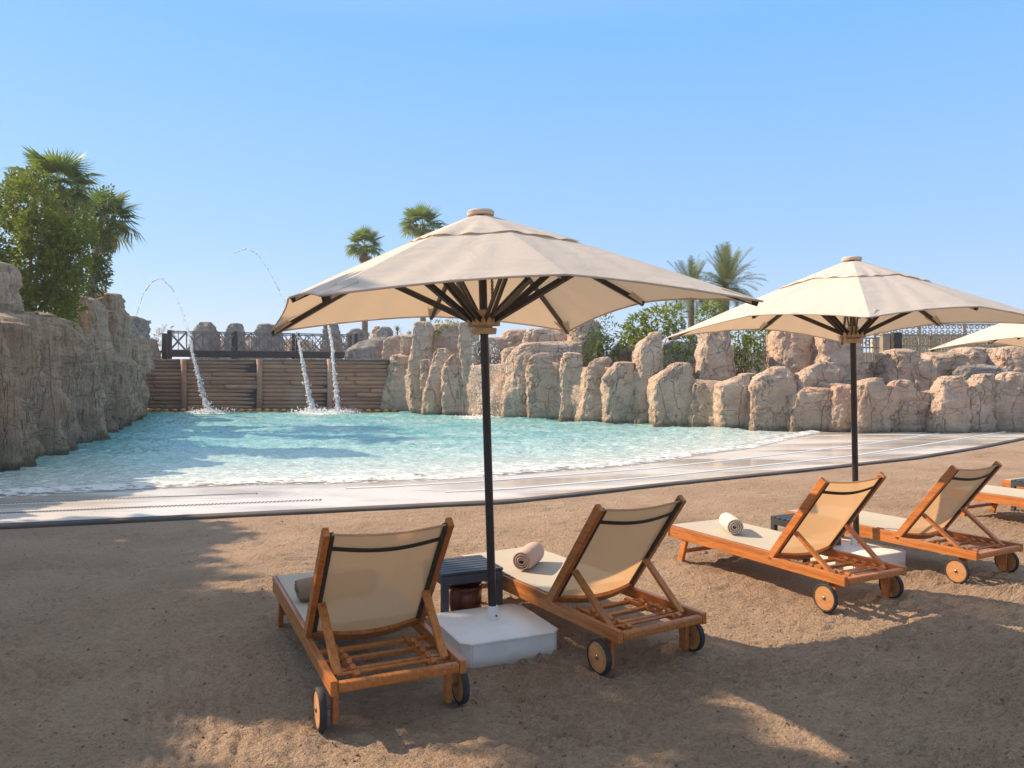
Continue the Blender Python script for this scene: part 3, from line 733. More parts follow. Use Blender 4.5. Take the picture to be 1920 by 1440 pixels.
Z = -.5+(ZT[None]+.5)*np.sin(up*PI/2)**.85; inw = .25*up**2+.5*np.clip(up-.75, 0, 1)**2*8+bk**1.2*2.6
S = s[None]+0*v
g1 = ridge(S*.55, Z*.13, 1.1, 2); g2 = ridge(S*1.9, Z*.22, 4.1, 3); g3 = fbm(S*1.0, Z*.9, 2.2, 5, .55); g4 = ridge(S*5, Z*.7, 9.1, 3)
led = np.round(fbm(S*.35, Z*.8, 8, 2)*4)/4
dsp = .42*(g1-.6)+.24*(g2-.8)+.22*g3+.07*(g4-.8)+.14*led+.05*fbm(S*6, Z*5, 3.3, 4, .65)
dsp = dsp*(1-.5*bk)
Xc = CX[None]-ox[None]*(inw-dsp); Yc = CYy[None]-oy[None]*(inw-dsp); Zc = Z+.10*g3*bk+.05*g2*bk
link('cliff_face', npmesh('cliff_face', np.stack([Xc, Yc, Zc], -1), gridfaces(ns, nv_)), M_cliff, lc)
bed2 = []
for x, y in cp_: bed2 += [(x-1.6, y-.2, 2.35), (x-22, y+4, 2.0)]
tag(link('planting_bed', npmesh('planting_bed_left', bed2, [(2*i+1, 2*i+3, 2*i+2, 2*i) for i in range(len(cp_)-1)], False), M_soil), kind='structure')
CL = [
 ([(640,-110,-2),(600,-106,-8),(550,-100,-14),(500,-92,-20),(480,-84,-28)], 16.6, M_cliff, 1.9),
 ([(650,24,108),(612,28,106),(597,32,100),(587,38,80)], 18.0, M_cliff, 2.2),
 ([(660,98,152),(628,104,148),(606,107,130),(600,110,120)], 21.3, M_cliff, 2.2),
 ([(660,139,186),(610,141,184),(580,142,184),(562,144,170),(554,146,156)], 24.0, M_cliff, 2.2),
 ([(640,176,218),(590,178,216),(562,180,214),(549,188,208)], 27.5, M_cliff, 2.2),
 ([(670,182,226),(620,184,222),(592,186,220),(581,192,212)], 27.0, M_cliff, 2.2),
 ([(660,214,246),(620,216,244),(600,218,242),(587,222,236)], 31, M_grey, 2.2),
 ([(670,206,262),(650,212,260),(632,218,246),(626,222,232)], 31, M_cliff, 2.0),
 ([(660,240,268),(620,241,266),(600,243,264),(593,248,258)], 34, M_grey, 2.2),
 ([(680,256,280),(640,258,277),(620,261,272)], 36, M_grey, 2.0),
 ([(690,254,292),(660,257,285),(640,260,280),(634,266,274)], 39, M_cliff, 1.5),
 ([(690,236,264),(665,240,262),(655,244,258)], 34, M_cliff, 1.8),
]
for rows, d_, m_, b_ in CL: boulder(rows, d_, lc, m_, amp=.12, thick=1.0, bot=b_)

# free standing rocks behind the bridge
PIL = [
 ([(680,358,400),(640,360,399),(622,364,398),(612,372,397),(604,378,394)], 47, M_grey, 'grey double topped rock pillar behind the left part of the bridge railing'),
 ([(680,424,456),(640,426,454),(620,428,450),(606,434,446)], 47, M_grey, 'slender round headed grey rock pillar behind the bridge, between two wider grey ones'),
 ([(680,484,524),(640,486,522),(620,488,519),(607,492,514)], 47, M_grey, 'broad grey rock pillar behind the bridge beside the parasol tip'),
 ([(680,602,640),(640,606,637),(620,610,635),(606,616,632)], 48, M_grey, 'grey rock pillar behind the bridge where the rightmost water jet falls'),
 ([(690,652,686),(650,653,684),(625,655,682),(615,662,676)], 46.5, M_grey, 'rounded grey rock standing at the right end of the bridge'),
 ([(690,392,430),(650,398,424),(636,402,418),(628,406,414)], 50, M_rock, 'low pointed tan rock behind the bridge railing, left of the slender pillar'),
 ([(690,444,490),(650,450,480),(638,455,472),(630,460,468)], 50, M_rock, 'low pointed tan rock behind the bridge railing, right of the slender pillar'),
 ([(690,516,600),(660,520,590),(640,530,575),(634,545,565)], 51, M_rock, 'wide low tan rock behind the bridge railing under the parasol tip'),
]
for rows, d_, m_, lab in PIL:
    tag(boulder(rows, d_, None, m_, amp=.12, thick=.9, name='rock_pillar', bot=1.2), lab, 'rock', 'rocks behind the footbridge')
hill = npmesh('back_hill', [(-30,41,2.15), (-3,41,2.15), (4,58,2.6), (-30,58,2.6), (-30,41,-.6), (-3,41,-.6)], [(0,1,2,3), (4,5,1,0)], False)
tag(link('back_terrace', hill, M_ground), kind='structure')

# ------------------------------------------------------------------ plants
def leaf_mesh(name, pts, dirs, L, W, droop=.3, fold=True):
    """many small folded leaves: 4 triangles each"""
    n_ = len(pts); pts = np.asarray(pts); d = np.asarray(dirs); d = d/np.linalg.norm(d, axis=1)[:, None]
    r = RNG.normal(size=(n_, 3)); sx = np.cross(d, r); sx /= np.linalg.norm(sx, axis=1)[:, None]+1e-9; up_ = np.cross(sx, d)
    Ln = (L*RNG.uniform(.6, 1.3, n_))[:, None]; Wn = (W*RNG.uniform(.7, 1.2, n_))[:, None]
    a = pts; m = pts+d*Ln*.5; e = pts+d*Ln-np.array([0,0,1])*Ln*droop*.3
    l = m+sx*Wn*.5+up_*Wn*.15; r_ = m-sx*Wn*.5+up_*Wn*.15
    V = np.stack([a, l, e, r_, m], 1).reshape(-1, 3); b = np.arange(n_)[:, None]*5
    Fq = np.concatenate([b+np.array([[0,4,1]]), b+np.array([[1,4,2]]), b+np.array([[2,4,3]]), b+np.array([[3,4,0]])])
    return npmesh(name, V, Fq, False)
def clumps(cs, nper, hole=-.22):
    P, D = [], []
    for (cx, cy, cz, rx, ry, rz) in cs:
        n_ = int(nper*(rx*ry*rz)**(2/3)); v = RNG.normal(size=(n_, 3)); v /= np.linalg.norm(v, axis=1)[:, None]
        r = RNG.uniform(.45, 1.05, n_)[:, None]**.7
        # holes
        q = perlin(v[:, 0]*2.6+cx, v[:, 1]*2.6+cy, v[:, 2]*2.6+cz)
        k = q > hole; v = v[k]; r = r[k]*(1+.25*q[k][:, None])
        P.append(np.array([cx, cy, cz])+v*r*np.array([rx, ry, rz])); D.append(v+RNG.normal(size=v.shape)*.7+np.array([0,0,.25]))
    return np.vstack(P), np.vstack(D)
def tree(label, cat, base, cs, nper, L, W, mat, bark=M_barkg, tr=.12, name='tree', group=None, limbs=True, hole=-.22):
    t = thing(name, label, cat, base, 0, group); bz = base[2]
    P, D = clumps(cs, nper, hole); P = P-np.array(base)
    link('foliage', leaf_mesh('foliage', P, D, L, W), mat, t)
    b = MB(); top = np.mean([c[:3] for c in cs], 0)-np.array(base)
    b.tube([(0,0,-.4), (.05*top[0],.05*top[1],top[2]*.3), (top[0]*.6,top[1]*.6,top[2]*.8)], [tr, tr*.8, tr*.5], 8)
    if limbs:
        for c in cs[:9]:
            e = np.array(c[:3])-np.array(base); s0 = Vector((top[0]*.1, top[1]*.1, top[2]*random.uniform(.15, .5)))
            b.tube([s0, Vector(e)*.55+Vector((0,0,.2)), Vector(e)], [tr*.55, tr*.32, tr*.1], 6)
    b.build('trunk', bark, t, True); return t
def blob(px0, px1, py0, py1, d, dd=1.0):
    x0, x1 = xat(px0, d), xat(px1, d); z0, z1 = zat(py1, d), zat(py0, d)
    return ((x0+x1)/2, d, (z0+z1)/2, (x1-x0)/2, min((x1-x0)/2, dd), (z1-z0)/2)
# big olive green tree, left
cs = [blob(-60,50,400,500,21), blob(15,105,318,430,20.6), blob(35,125,390,480,20.2), blob(-60,40,480,580,20.6), blob(20,110,460,560,20.2),
      blob(70,140,400,500,21), blob(95,176,395,470,20.4), blob(80,160,440,540,20.2), blob(60,150,480,580,20.8), blob(10,60,360,430,21.6), blob(-40,60,550,620,20.5), blob(40,140,545,610,20.5), blob(-130,-30,380,600,21), blob(15,50,322,360,21.6), blob(-15,22,345,400,21.4)]
tree('large bushy olive green tree above the left cliff, in front of the palms', 'tree', (xat(55,21), 21, 2.4), cs, 4600, .13, .07, M_leafA, tr=.13)
cs = [blob(150,205,420,500,27), blob(150,215,380,450,27.4), blob(140,200,480,560,26.8), blob(168,206,475,522,26.6), blob(190,215,350,400,27.5), blob(125,170,540,600,26), blob(95,145,560,612,25), blob(175,200,545,570,28)]
tree('darker slim tree between the olive tree and the open sky, left', 'tree', (xat(163,27), 27, 2.4), cs, 3400, .13, .07, M_leafB, tr=.14)
cs = [blob(130,150,560,600,23), blob(60,140,585,625,21.5), blob(100,138,600,640,20.8)]
tree('low dark shrub on the cliff edge below the olive tree', 'shrub', (xat(100,21.3), 21.3, 2.4), cs, 1700, .13, .06, M_leafB, tr=.03, name='shrub')

def fan_frond(L, nl=22, spread=R(125), droop=.5, petiole=.9):
    V, Fq = [], []
    def quadstrip(a, b, c, w0, w1, w2, side):
        k = len(V)
        for p, w_ in ((a, w0), (b, w1), (c, w2)):
            V.append(tuple(p-side*w_)); V.append(tuple(p+side*w_))
        Fq.extend([(k, k+1, k+3, k+2), (k+2, k+3, k+5, k+4)])
    p0 = np.array([0,0,0.]); p1 = np.array([petiole, 0, .1*petiole]); quadstrip(p0, (p0+p1)/2+np.array([0,0,.06*petiole]), p1, .025, .02, .02, np.array([0,1,0.]))
    for i in range(nl):
        a = -spread+2*spread*i/(nl-1); l = L*(1-.25*abs(a/spread))*random.uniform(.9, 1.08)
        d = np.array([math.cos(a), math.sin(a), 0.]); side = np.array([-math.sin(a), math.cos(a), .35])
        m = p1+d*l*.55+np.array([0,0,-.02]); e = p1+d*l+np.array([0,0,-droop*l*random.uniform(.3,.7)])
        quadstrip(p1, m, e, .01, L*.055, .004, side)
    return npmesh('frond', V, Fq, False)
def pin_frond(L, n_=34, ll=.34, curve=.9):
    V, Fq = [], []
    pts = []
    for i in range(n_+1):
        t = i/n_; pts.append(np.array([L*t*(1-.18*curve*t), 0, L*(.32*t-curve*.62*t*t)]))
    for i in range(n_):
        k = len(V); w_ = .022*(1-i/n_)+.004
        V += [tuple(pts[i]+[0,-w_,0]), tuple(pts[i]+[0,w_,0]), tuple(pts[i+1]+[0,w_,0]), tuple(pts[i+1]+[0,-w_,0])]; Fq.append((k,k+1,k+2,k+3))
        if i < 4: continue
        l = ll*math.sin(PI*min(1, (i/n_)*.85+.12))**.6
        for s_ in (-1, 1):
            tg = pts[i+1]-pts[i]; tg /= np.linalg.norm(tg)
            d = tg*.75+np.array([0, s_*.8, .3*random.random()]); d /= np.linalg.norm(d); k = len(V); e = pts[i]+d*l*random.uniform(.85,1.1)+np.array([0,0,-.06*l]); wv = tg*.018
            V += [tuple(pts[i]-wv), tuple(pts[i]+wv), tuple(e+wv*.2), tuple(e-wv*.2)]; Fq.append((k,k+1,k+2,k+3))
    return npmesh('frond', V, Fq, False)
FANS = [fan_frond(.95, droop=d_) for d_ in (.25, .5, .8)]; FAND = [fan_frond(.8, 14, R(80), .9)]
PINS = [pin_frond(2.0, curve=c) for c in (.35, .7, 1.1)]
for m_ in FANS: m_.materials.append(M_palm)
for m_ in FAND: m_.materials.append(M_dead)
for m_ in PINS: m_.materials.append(M_date)
def palm(name, label, x, y, zb_, zc, scale, meshes, n_, dead=0, lean=(0,0), tr=.14, emin=-35, emax=72, group=None):
    t = thing(name, label, 'palm tree', (x, y, zb_), 0, group); h = zc-zb_
    b = MB(); m = 10; b.tube([(lean[0]*(q/m)**2, lean[1]*(q/m)**2, h*q/m-.3*(q == 0)) for q in range(m+1)], [tr*(1.15-.3*q/m+(.05 if q % 2 else 0)) for q in range(m+1)], 10)
    b.build('trunk', M_bark, t, True)
    for i in range(n_):
        u_ = (i+.5)/n_; el = R(emax+(emin-emax)*u_**.8+random.uniform(-8, 8)); az = i*2.39996+random.uniform(-.2, .2)
        ms = meshes[min(len(meshes)-1, int(u_*len(meshes)))]
        o = link('frond', ms, None, t); o.location = (lean[0], lean[1], h)
        o.rotation_euler = (random.uniform(-.3, .3), -el, az); sc_ = scale*random.uniform(.85, 1.1); o.scale = (sc_, sc_, sc_)
    for i in range(dead):
        o = link('frond', FAND[0], None, t); o['label'] = 'dead brown hanging frond'; o.location = (lean[0], lean[1], h-.1)
        o.rotation_euler = (0, R(random.uniform(55, 85)), i*2.4); sc_ = scale*.85; o.scale = (sc_,)*3
    return t
palm('fan_palm', 'tallest fan palm, its head rising over the olive tree at the left', xat(120,25.5), 25.5, 2.4, zat(350,25.5), .82, FANS, 36, 12, (-.15,0), .2, group='palms at the left')
palm('fan_palm', 'lower fan palm leaning out to the right of the tallest palm at the left', xat(165,29), 29, 2.4, zat(415,29), .84, FANS, 34, 12, (.55,0), .17, group='palms at the left')
palm('fan_palm', 'fan palm with full round head standing far off, left of the large parasol canopy', xat(684,52), 52, 1, zat(462,52), .84, FANS, 30, 8, (0,0), .2, group='palms far behind')
palm('fan_palm', 'fan palm just showing above the sloping left edge of the large parasol', xat(793,54), 54, 1, zat(424,54), 1.02, FANS, 30, 5, (0,0), .2, group='palms far behind')
palm('date_palm', 'tall feathery grey green date palm between the two parasols', xat(1358,40), 40, 1.2, zat(540,40), 1.18, PINS, 76, 0, (.1,0), .2, -30, 86, group='palms far behind')
palm('date_palm', 'shorter date palm half hidden by the tip of the large parasol', xat(1296,41), 41, 1.2, zat(556,41), 1.15, PINS, 54, 0, (0,0), .17, -25, 80, group='palms far behind')

def yucca(x, y, z, r, label, mat=M_palm, n_=46, L=None, cat='plant', group=None):
    t = thing('spiky_plant', label, cat, (x, y, z), 0, group); V, Fq = [], []
    for i in range(n_):
        el = R(random.uniform(-10, 88)); az = random.uniform(0, 2*PI); d = np.array([math.cos(az)*math.cos(el), math.sin(az)*math.cos(el), math.sin(el)]); l = r*random.uniform(.75, 1.1)
        sd_ = np.cross(d, [0,0,1]); sd_ = sd_/(np.linalg.norm(sd_)+1e-6)*r*.045; k = len(V); b0 = np.array([0,0,r*.5]); m = b0+d*l*.5; e = b0+d*l-np.array([0,0,l*.18])
        V += [tuple(b0), tuple(m-sd_), tuple(m+sd_), tuple(e)]; Fq += [(k,k+1,k+2), (k+1,k+3,k+2)]
    link('leaves', npmesh('leaves', V, Fq, False), mat, t)
    MB().tube([(0,0,-.3), (0,0,r*.55)], r*.09, 7).build('stem', M_bark, t); return t
# plumeria and shrubs right
cs = [blob(1172,1215,590,645,31), blob(1205,1262,575,630,31), blob(1245,1282,570,625,31.4), blob(1180,1240,615,660,30.8), blob(1195,1225,640,665,30.5), blob(1160,1190,610,650,31.4)]
tree('bright yellow green shrub above the rocks under the right edge of the large parasol', 'shrub', (xat(1225,31), 31, 1.3), cs, 1500, .24, .085, M_leafC, tr=.05, name='shrub')
cs = [blob(1306,1345,575,615,32), blob(1320,1356,560,600,32), blob(1286,1320,620,660,31.5)]
tree('green leafy shrub behind the left tip of the second parasol', 'shrub', (xat(1325,32), 32, 1.3), cs, 1500, .24, .085, M_leafC, tr=.05, name='shrub')
cs = [blob(1366,1412,610,670,28.8), blob(1400,1452,612,655,28.8), blob(1372,1430,640,690,28.4), blob(1430,1456,620,650,29), blob(1362,1390,660,700,28.2)]
tree('dark green branching shrub between the tall rock pillars left of the second pole', 'shrub', (xat(1390,28.6), 28.6, .9), cs, 1300, .2, .075, M_leafA, tr=.05, name='shrub')
cs = [blob(1096,1150,630,690,31.2), blob(1126,1160,645,690,30.9), blob(1100,1140,610,650,31.4)]
tree('dense dark green plants filling the gap right of the shaded tall rock', 'shrub', (xat(1125,31.2), 31.2, 1.1), cs, 1500, .2, .05, M_leafB, tr=.04, name='shrub', limbs=False)
cs = [blob(1246,1302,640,700,29.6), blob(1262,1306,620,670,29.9), blob(1368,1400,660,720,28.0)]
tree('dark green undergrowth between the pointed upright rock and the tall pillar', 'shrub', (xat(1275,29.6), 29.6, 1.0), cs, 1500, .2, .05, M_leafB, tr=.04, name='shrub', limbs=False)
cs = [blob(1118,1160,590,640,33), blob(1122,1150,625,675,32.5)]
tree('dark green drooping bush beside the shaded rock under the large parasol', 'shrub', (xat(1136,33), 33, 1.3), cs, 900, .16, .06, M_leafB, tr=.05, name='shrub')
for (a, b_, c_, d_, lab) in ((1290,668,34,.62,'dark spiky plant between two upright rocks left of the tall rock pillar'), (1160,650,32,.5,'small spiky plant on the rocks beneath the bright shrub'), (1120,662,31,.75,'dense dark spiky plant in the gap beside the shaded rock'), (1422,692,28.3,.45,'small spiky plant at the foot of the branching shrub'),
                       (745,622,46,.6,'small yucca standing on the rocks behind the right end of the log wall'), (768,625,47,.45,'tiny yucca behind the tall rock pillar by the log wall'), (690,628,50,.5,'spiky plant behind the rounded rock at the bridge end')):
    yucca(xat(a, c_), c_, zat(b_, c_)-.35, d_, lab, group='spiky plants among the rocks')
cs = [blob(806,832,598,626,37), blob(836,862,596,618,37.5)]
tree('yellow green bush peeking through the notch of the rocks under the large parasol', 'shrub', (xat(832,37.3), 37.3, 2.2), cs, 700, .2, .07, M_leafC, tr=.04, name='shrub', limbs=False)
for px0, px1, py0, py1, d_, lab in ((1262,1300,680,720,28.5,'low grass tuft between upright rocks beside the tall pillar'),(1138,1166,672,700,30.2,'bright grass tuft on top of the rocks under the bright shrub')):
    t = tree(lab, 'plant', (xat((px0+px1)/2, d_), d_, 1.0), [blob(px0, px1, py0, py1, d_)], 1500, .12, .03, M_leafC, tr=.02, name='grass_tuft', limbs=False)
# dry bushes at the far left behind the cliff
tree('pale dry bush behind the left end of the bridge', 'bush', (xat(305,55), 55, 2.2), [blob(288,318,618,665,55), blob(300,325,612,640,56)], 420, .3, .07, M_dry, tr=.08, name='dry_bush')
tree('low straw coloured bush between the cliff and the bridge', 'bush', (xat(292,46), 46, 2.0), [blob(276,318,640,672,46)], 600, .22, .06, M_dry, tr=.06, name='dry_bush')
mt = thing('light_mast', 'thin tall floodlight mast on the skyline left of the bridge', 'lamp post', (xat(276,120), 120, 0))
MB().tube([(0,0,-1), (0,0,zat(604,120))], [.16,.08], 8).build('pole', M_rail, mt)
for q in (-1, 0, 1): MB().box((q*.42, 0, zat(603,120)), (.28,.25,.4)).build('floodlight', M_rail, mt)
MB().box((0, 0, zat(606,120)), (1.2,.1,.12)).build('crossbar', M_rail, mt)

# ------------------------------------------------------------------ fence, wall and lattice behind the right rocks
def fence(label, px0, d0, px1, d1, py_t, py_b, dref, posts, lattice=True, post_mats=None):
    t = thing('metal_fence', label, 'fence')
    A = Vector((xat(px0, d0), d0, 0)); B = Vector((xat(px1, d1), d1, 0)); u_ = (B-A).normalized(); L = (B-A).length
    zt_ = zat(py_t, dref); zb_ = zat(py_b, dref); n_ = int(L/.125)
    pk = MB()
    for i in range(n_+1):
        p = A+u_*(i*L/n_); pk.bar(p+Vector((0,0,zb_)), p+Vector((0,0,zt_)), .028, .028, up=(0,1,0))
    tag(pk.build('pickets', M_fence, t), kind='stuff')
    rails = [zb_+.08, zt_]+([zt_-.36] if lattice else [])
    for z_ in rails: MB().bar(A+Vector((0,0,z_)), B+Vector((0,0,z_)), .05, .05).build('rail', M_fence, t)
    if lattice:
        lt = MB(); st = .3; m = int(L/st)
        for i in range(m):
            c = A+u_*((i+.5)*st); zc_ = zt_-.18
            for a_ in range(6):
                th = a_*PI/3
                p = c+u_*(math.cos(th)*.13)+Vector((0,0,math.sin(th)*.13+zc_)); q = c+u_*(math.cos(th+2*PI/3)*.13)+Vector((0,0,math.sin(th+2*PI/3)*.13+zc_))
                lt.bar(p, q, .02, .02, up=(0,1,0))
        tag(lt.build('star_lattice', M_fence, t), kind='stuff')
    for i in range(posts):
        p = A+u_*(L*i/max(1, posts-1)); MB().bar(p+Vector((0,0,zb_-.5)), p+Vector((0,0,zt_+.08)), .11, .11, up=(0,1,0), bev=.008).build('post', M_fence, t)
    return t
fence('bronze picket fence with star lattice band behind the rocks at the right', 1662, 29, 2080, 29.5, 630, 676, 29, 6)
fence('short run of picket fence between the second parasol pole and the broad fence post', 1560, 30, 1656, 30, 634, 684, 30, 2)
fence('plain picket fence seen through the dark branching shrub', 1396, 31, 1462, 31, 632, 686, 31, 2, False)
gpst = thing('gate_post', 'broad square bronze gate post beside the second parasol pole', 'post', (xat(1659,28.6), 28.6, 0))
MB().box((0,0,(zat(628,28.6)+.5)/2), (.26,.26,zat(628,28.6)-.5), bev=.01).build('shaft', M_fence, gpst); MB().box((0,0,zat(628,28.6)+.02), (.32,.32,.05), bev=.008).build('cap', M_fence, gpst)
dkp = MB(); dkp.box((xat(1680,28.8), 28.8, 2.0), (.3,.3,2.6), bev=.01); tag(dkp.build('gate_pier', M_bridge), 'dark pier beside the broad bronze gate post', 'post')
bw = thing('garden_wall', 'low beige plaster wall behind the picket fence at the right', 'wall')
MB().bar((xat(1300,34), 34, 1.4), (xat(2150,34), 34, 1.4), .3, 2.8-.4).build('wall_panel', M_wallb, bw); MB().bar((xat(1300,34), 34, 2.66), (xat(2150,34), 34, 2.66), .38, .1, bev=.01).build('coping', M_wallb, bw)
lp = thing('lattice_screen', 'raised star patterned lattice screen on the terrace behind the right fence', 'screen')
d0 = 40; A = Vector((xat(1640,d0), d0, 0)); B = Vector((xat(2060,d0), d0, 0)); z0_, z1_ = zat(628,d0), zat(608,d0)
lt = MB(); L = (B-A).length; st = .30
for i in range(int(L/st)):
    for j in range(2):
        c = A+Vector(((i+.5)*st, 0, z0_+.14+j*.27))
        for a_ in range(6):
            th = a_*PI/3+.5*j; p = c+Vector((math.cos(th)*.14, 0, math.sin(th)*.13)); q = c+Vector((math.cos(th+2*PI/3)*.14, 0, math.sin(th+2*PI/3)*.13)); lt.bar(p, q, .025, .025, up=(0,1,0))
tag(lt.build('star_lattice', M_fence, lp), kind='stuff')
for z_ in (z0_, z1_): MB().bar(A+Vector((0,0,z_)), B+Vector((0,0,z_)), .08, .07).build('rail', M_fence, lp)
for i in range(6): p = A+(B-A)*(i/5); MB().bar(p+Vector((0,0,.5)), p+Vector((0,0,z1_+.05)), .12, .12, up=(0,1,0)).build('post', M_fence, lp)
MB().bar(A+Vector((0,.3,1.4)), B+Vector((0,.3,1.4)), .3, 2*(z0_-.1-1.4)).build('parapet', M_wallb, lp)
cs = [blob(1690+60*i, 1760+60*i, 628+random.uniform(-4,8), 668, 37) for i in range(6)]
tree('clipped green hedge between the right fence and the terrace wall', 'hedge', (xat(1840,37), 37, 1.3), cs, 420, .16, .07, M_leafA, tr=.04, name='hedge')

# ------------------------------------------------------------------ water jets
def drops(P, Rad, name, parent=None):
    P = np.asarray(P); n_ = len(P); o = np.array([(1,0,0),(-1,0,0),(0,1,0),(0,-1,0),(0,0,1),(0,0,-1)], float)
    st = RNG.uniform(.7, 2.0, n_); sc_ = np.stack([np.ones(n_), np.ones(n_), st], 1)
    V = P[:, None]+o[None]*sc_[:, None]*np.asarray(Rad)[:, None, None]
    f_ = np.array([(0,2,4),(2,1,4),(1,3,4),(3,0,4),(2,0,5),(1,2,5),(3,1,5),(0,3,5)]); Fq = (np.arange(n_)[:, None, None]*6+f_[None]).reshape(-1, 3)
    return tag(link(name, npmesh(name, V.reshape(-1, 3), Fq), M_spray, parent), kind='stuff')
def jet(label, pts, n_fall, n_arc, w0, w1, split):
    """pts: (px, py, d) along the stream; before 'split' a thin broken strand, after it a widening fall"""
    t = thing('water_jet', label, 'water jet', group='jets of water falling into the far end of the pool')
    Q = np.array([(xat(a, d), d, zat(b, d)) for a, b, d in pts]); k = np.linspace(0, 1, len(pts))
    def at(u_):
        return np.stack([np.interp(u_, k, Q[:, i]) for i in range(3)], 1)
    ks = k[split]
    u_ = RNG.uniform(0, ks, n_arc); u_ = u_[perlin(u_*90, 1.5, 2.5) > -.12-.0*u_]; wv = .012+.05*(u_/max(ks, 1e-6))**2
    if len(u_): drops(at(u_)+RNG.normal(size=(len(u_), 3))*wv[:, None]*.8, RNG.uniform(.010, .03, len(u_)), 'strand', t)
    u_ = ks+(1-ks)*RNG.uniform(0, 1, n_fall)**.9; f_ = (u_-ks)/(1-ks); w_ = w0+(w1-w0)*f_
    cl = perlin(u_*60, 3.5, 1.5)
    off = RNG.normal(size=(n_fall, 3))*w_[:, None]*(.45+.9*RNG.uniform(0, 1, n_fall)[:, None]**3); off[:, 0] += .6*w_*cl
    o = drops(at(u_)+off, RNG.uniform(.010, .030, n_fall)*(1+.5*(cl > 0)), 'fall', t)
    e = Q[-1]; n_ = 420; off = RNG.normal(size=(n_, 3))*np.array([.42, .4, .0]); off[:, 2] = np.abs(RNG.normal(size=n_))*.10
    drops(np.array([e[0], e[1], WZ+.02])+off, RNG.uniform(.010, .035, n_), 'splash', t)
jet('leftmost tall arc of water falling in front of the bridge and log wall', [(256,590,44),(268,552,43.5),(285,528,43),(303,521,42.5),(322,540,42),(338,575,41.5),(350,610,39.6),(357,640,38.2),(364,675,37.5),(373,710,37.1),(382,745,36.9),(393,770,36.7)], 2000, 800, .02, .075, 6)
jet('tallest arc of water falling just left of the brightest jet', [(440,474,45),(462,466,44.5),(480,474,44),(500,500,43.3),(520,538,42.6),(538,572,41.8),(552,610,39.8),(560,640,38.3),(567,675,37.5),(573,710,37.1),(580,745,36.8),(586,768,36.6)], 2000, 700, .025, .085, 7)
jet('brightest straight jet of water nearest the right end of the log wall', [(613,600,39.6),(618,622,38.7),(623,650,37.9),(626,690,37.2),(630,730,36.8),(634,769,36.3)], 2600, 200, .025, .065, 1)
wf = thing('small_waterfall', 'thin trickling waterfall down the rocks just behind the front parasol pole', 'waterfall')
for px_ in (889, 897, 904, 922, 928, 934):
    n_ = 80; f_ = RNG.uniform(0, 1, n_); d_ = 32.9; X = xat(px_, d_)+RNG.normal(size=n_)*.035+.06*np.sin(f_*9+px_); Z_ = zat(640, d_)*(1-f_)+WZ*f_
    drops(np.stack([X, d_-.2*np.sqrt(f_)+RNG.normal(size=n_)*.03, Z_], 1), RNG.uniform(.008, .024, n_), 'trickle', wf)
n_ = 220; drops(np.stack([xat(910, 32.6)+RNG.normal(size=n_)*.5, 32.6+RNG.normal(size=n_)*.25, WZ+.02+np.abs(RNG.normal(size=n_))*.05], 1), RNG.uniform(.01, .03, n_), 'splash', wf)

# ------------------------------------------------------------------ parasols
S_, ZC, ZM, ZTOP, ZH = 1.24, 2.128, 2.252, 2.81, 2.11
def rib_end(i):
    a = [(-1,-1), (0,-1), (1,-1), (1,0), (1,1), (0,1), (-1,1), (-1,0)][i]
    return np.array([a[0]*S_, a[1]*S_, ZC if i % 2 == 0 else ZM])
def rib_pt(i, t, lift=0.0):
    e = rib_end(i); d = e[:2]/np.linalg.norm(e[:2]); p0 = np.array([d[0]*.07, d[1]*.07, ZTOP-.02])
    p = p0+(e-p0)*t; p[2] += .012*math.sin(PI*t)+lift; return p
def canopy_mesh(t0, t1, lift, sag, hem, wavy=0, nt=26, nw=22, name='canopy'):
    V, Fq = [], []
    for i in range(8):
        j = (i+1) % 8; k = len(V)
        for a in range(nt+1):
            t = t0+(t1-t0)*a/nt
            for b in range(nw+1):
                w_ = b/nw; bow = 4*w_*(1-w_)
                p = rib_pt(i, t, lift)*(1-w_)+rib_pt(j, t, lift)*w_
                e = 1-hem*bow*((a/nt)**3)
                p[0] *= e; p[1] *= e
                p[2] += -sag*bow*math.sin(PI*min(1, t))*t+(hem*.9*bow*(a/nt)**4)
                p[2] += .004*math.sin(w_*23+i*3+t*9)*t*bow+.0035*float(perlin(p[0]*5, p[1]*5, i*1.1))*bow
                if wavy: p[2] += wavy*math.sin(w_*PI*5+i)*(a/nt)**3*(.4+bow)+.012*bow*float(perlin(p[0]*11, p[1]*11, i))*(a/nt)
                V.append(tuple(p))
        for a in range(nt):
            for b in range(nw):
                q = k+a*(nw+1)+b; Fq.append((q, q+1, q+nw+2, q+nw+1))
    return npmesh(name, V, Fq, True)
def hem_mesh():
    b = MB()
    for i in range(8):
        j = (i+1) % 8; pts = []
        for q in range(23):
            w_ = q/22; bow = 4*w_*(1-w_); p = rib_pt(i, 1)*(1-w_)+rib_pt(j, 1)*w_; e = 1-.022*bow; p[0] *= e; p[1] *= e; p[2] += .022*.9*bow-.004; pts.append(p)
        b.tube(pts, .0065, 6)
    return b.mesh('hem', True)
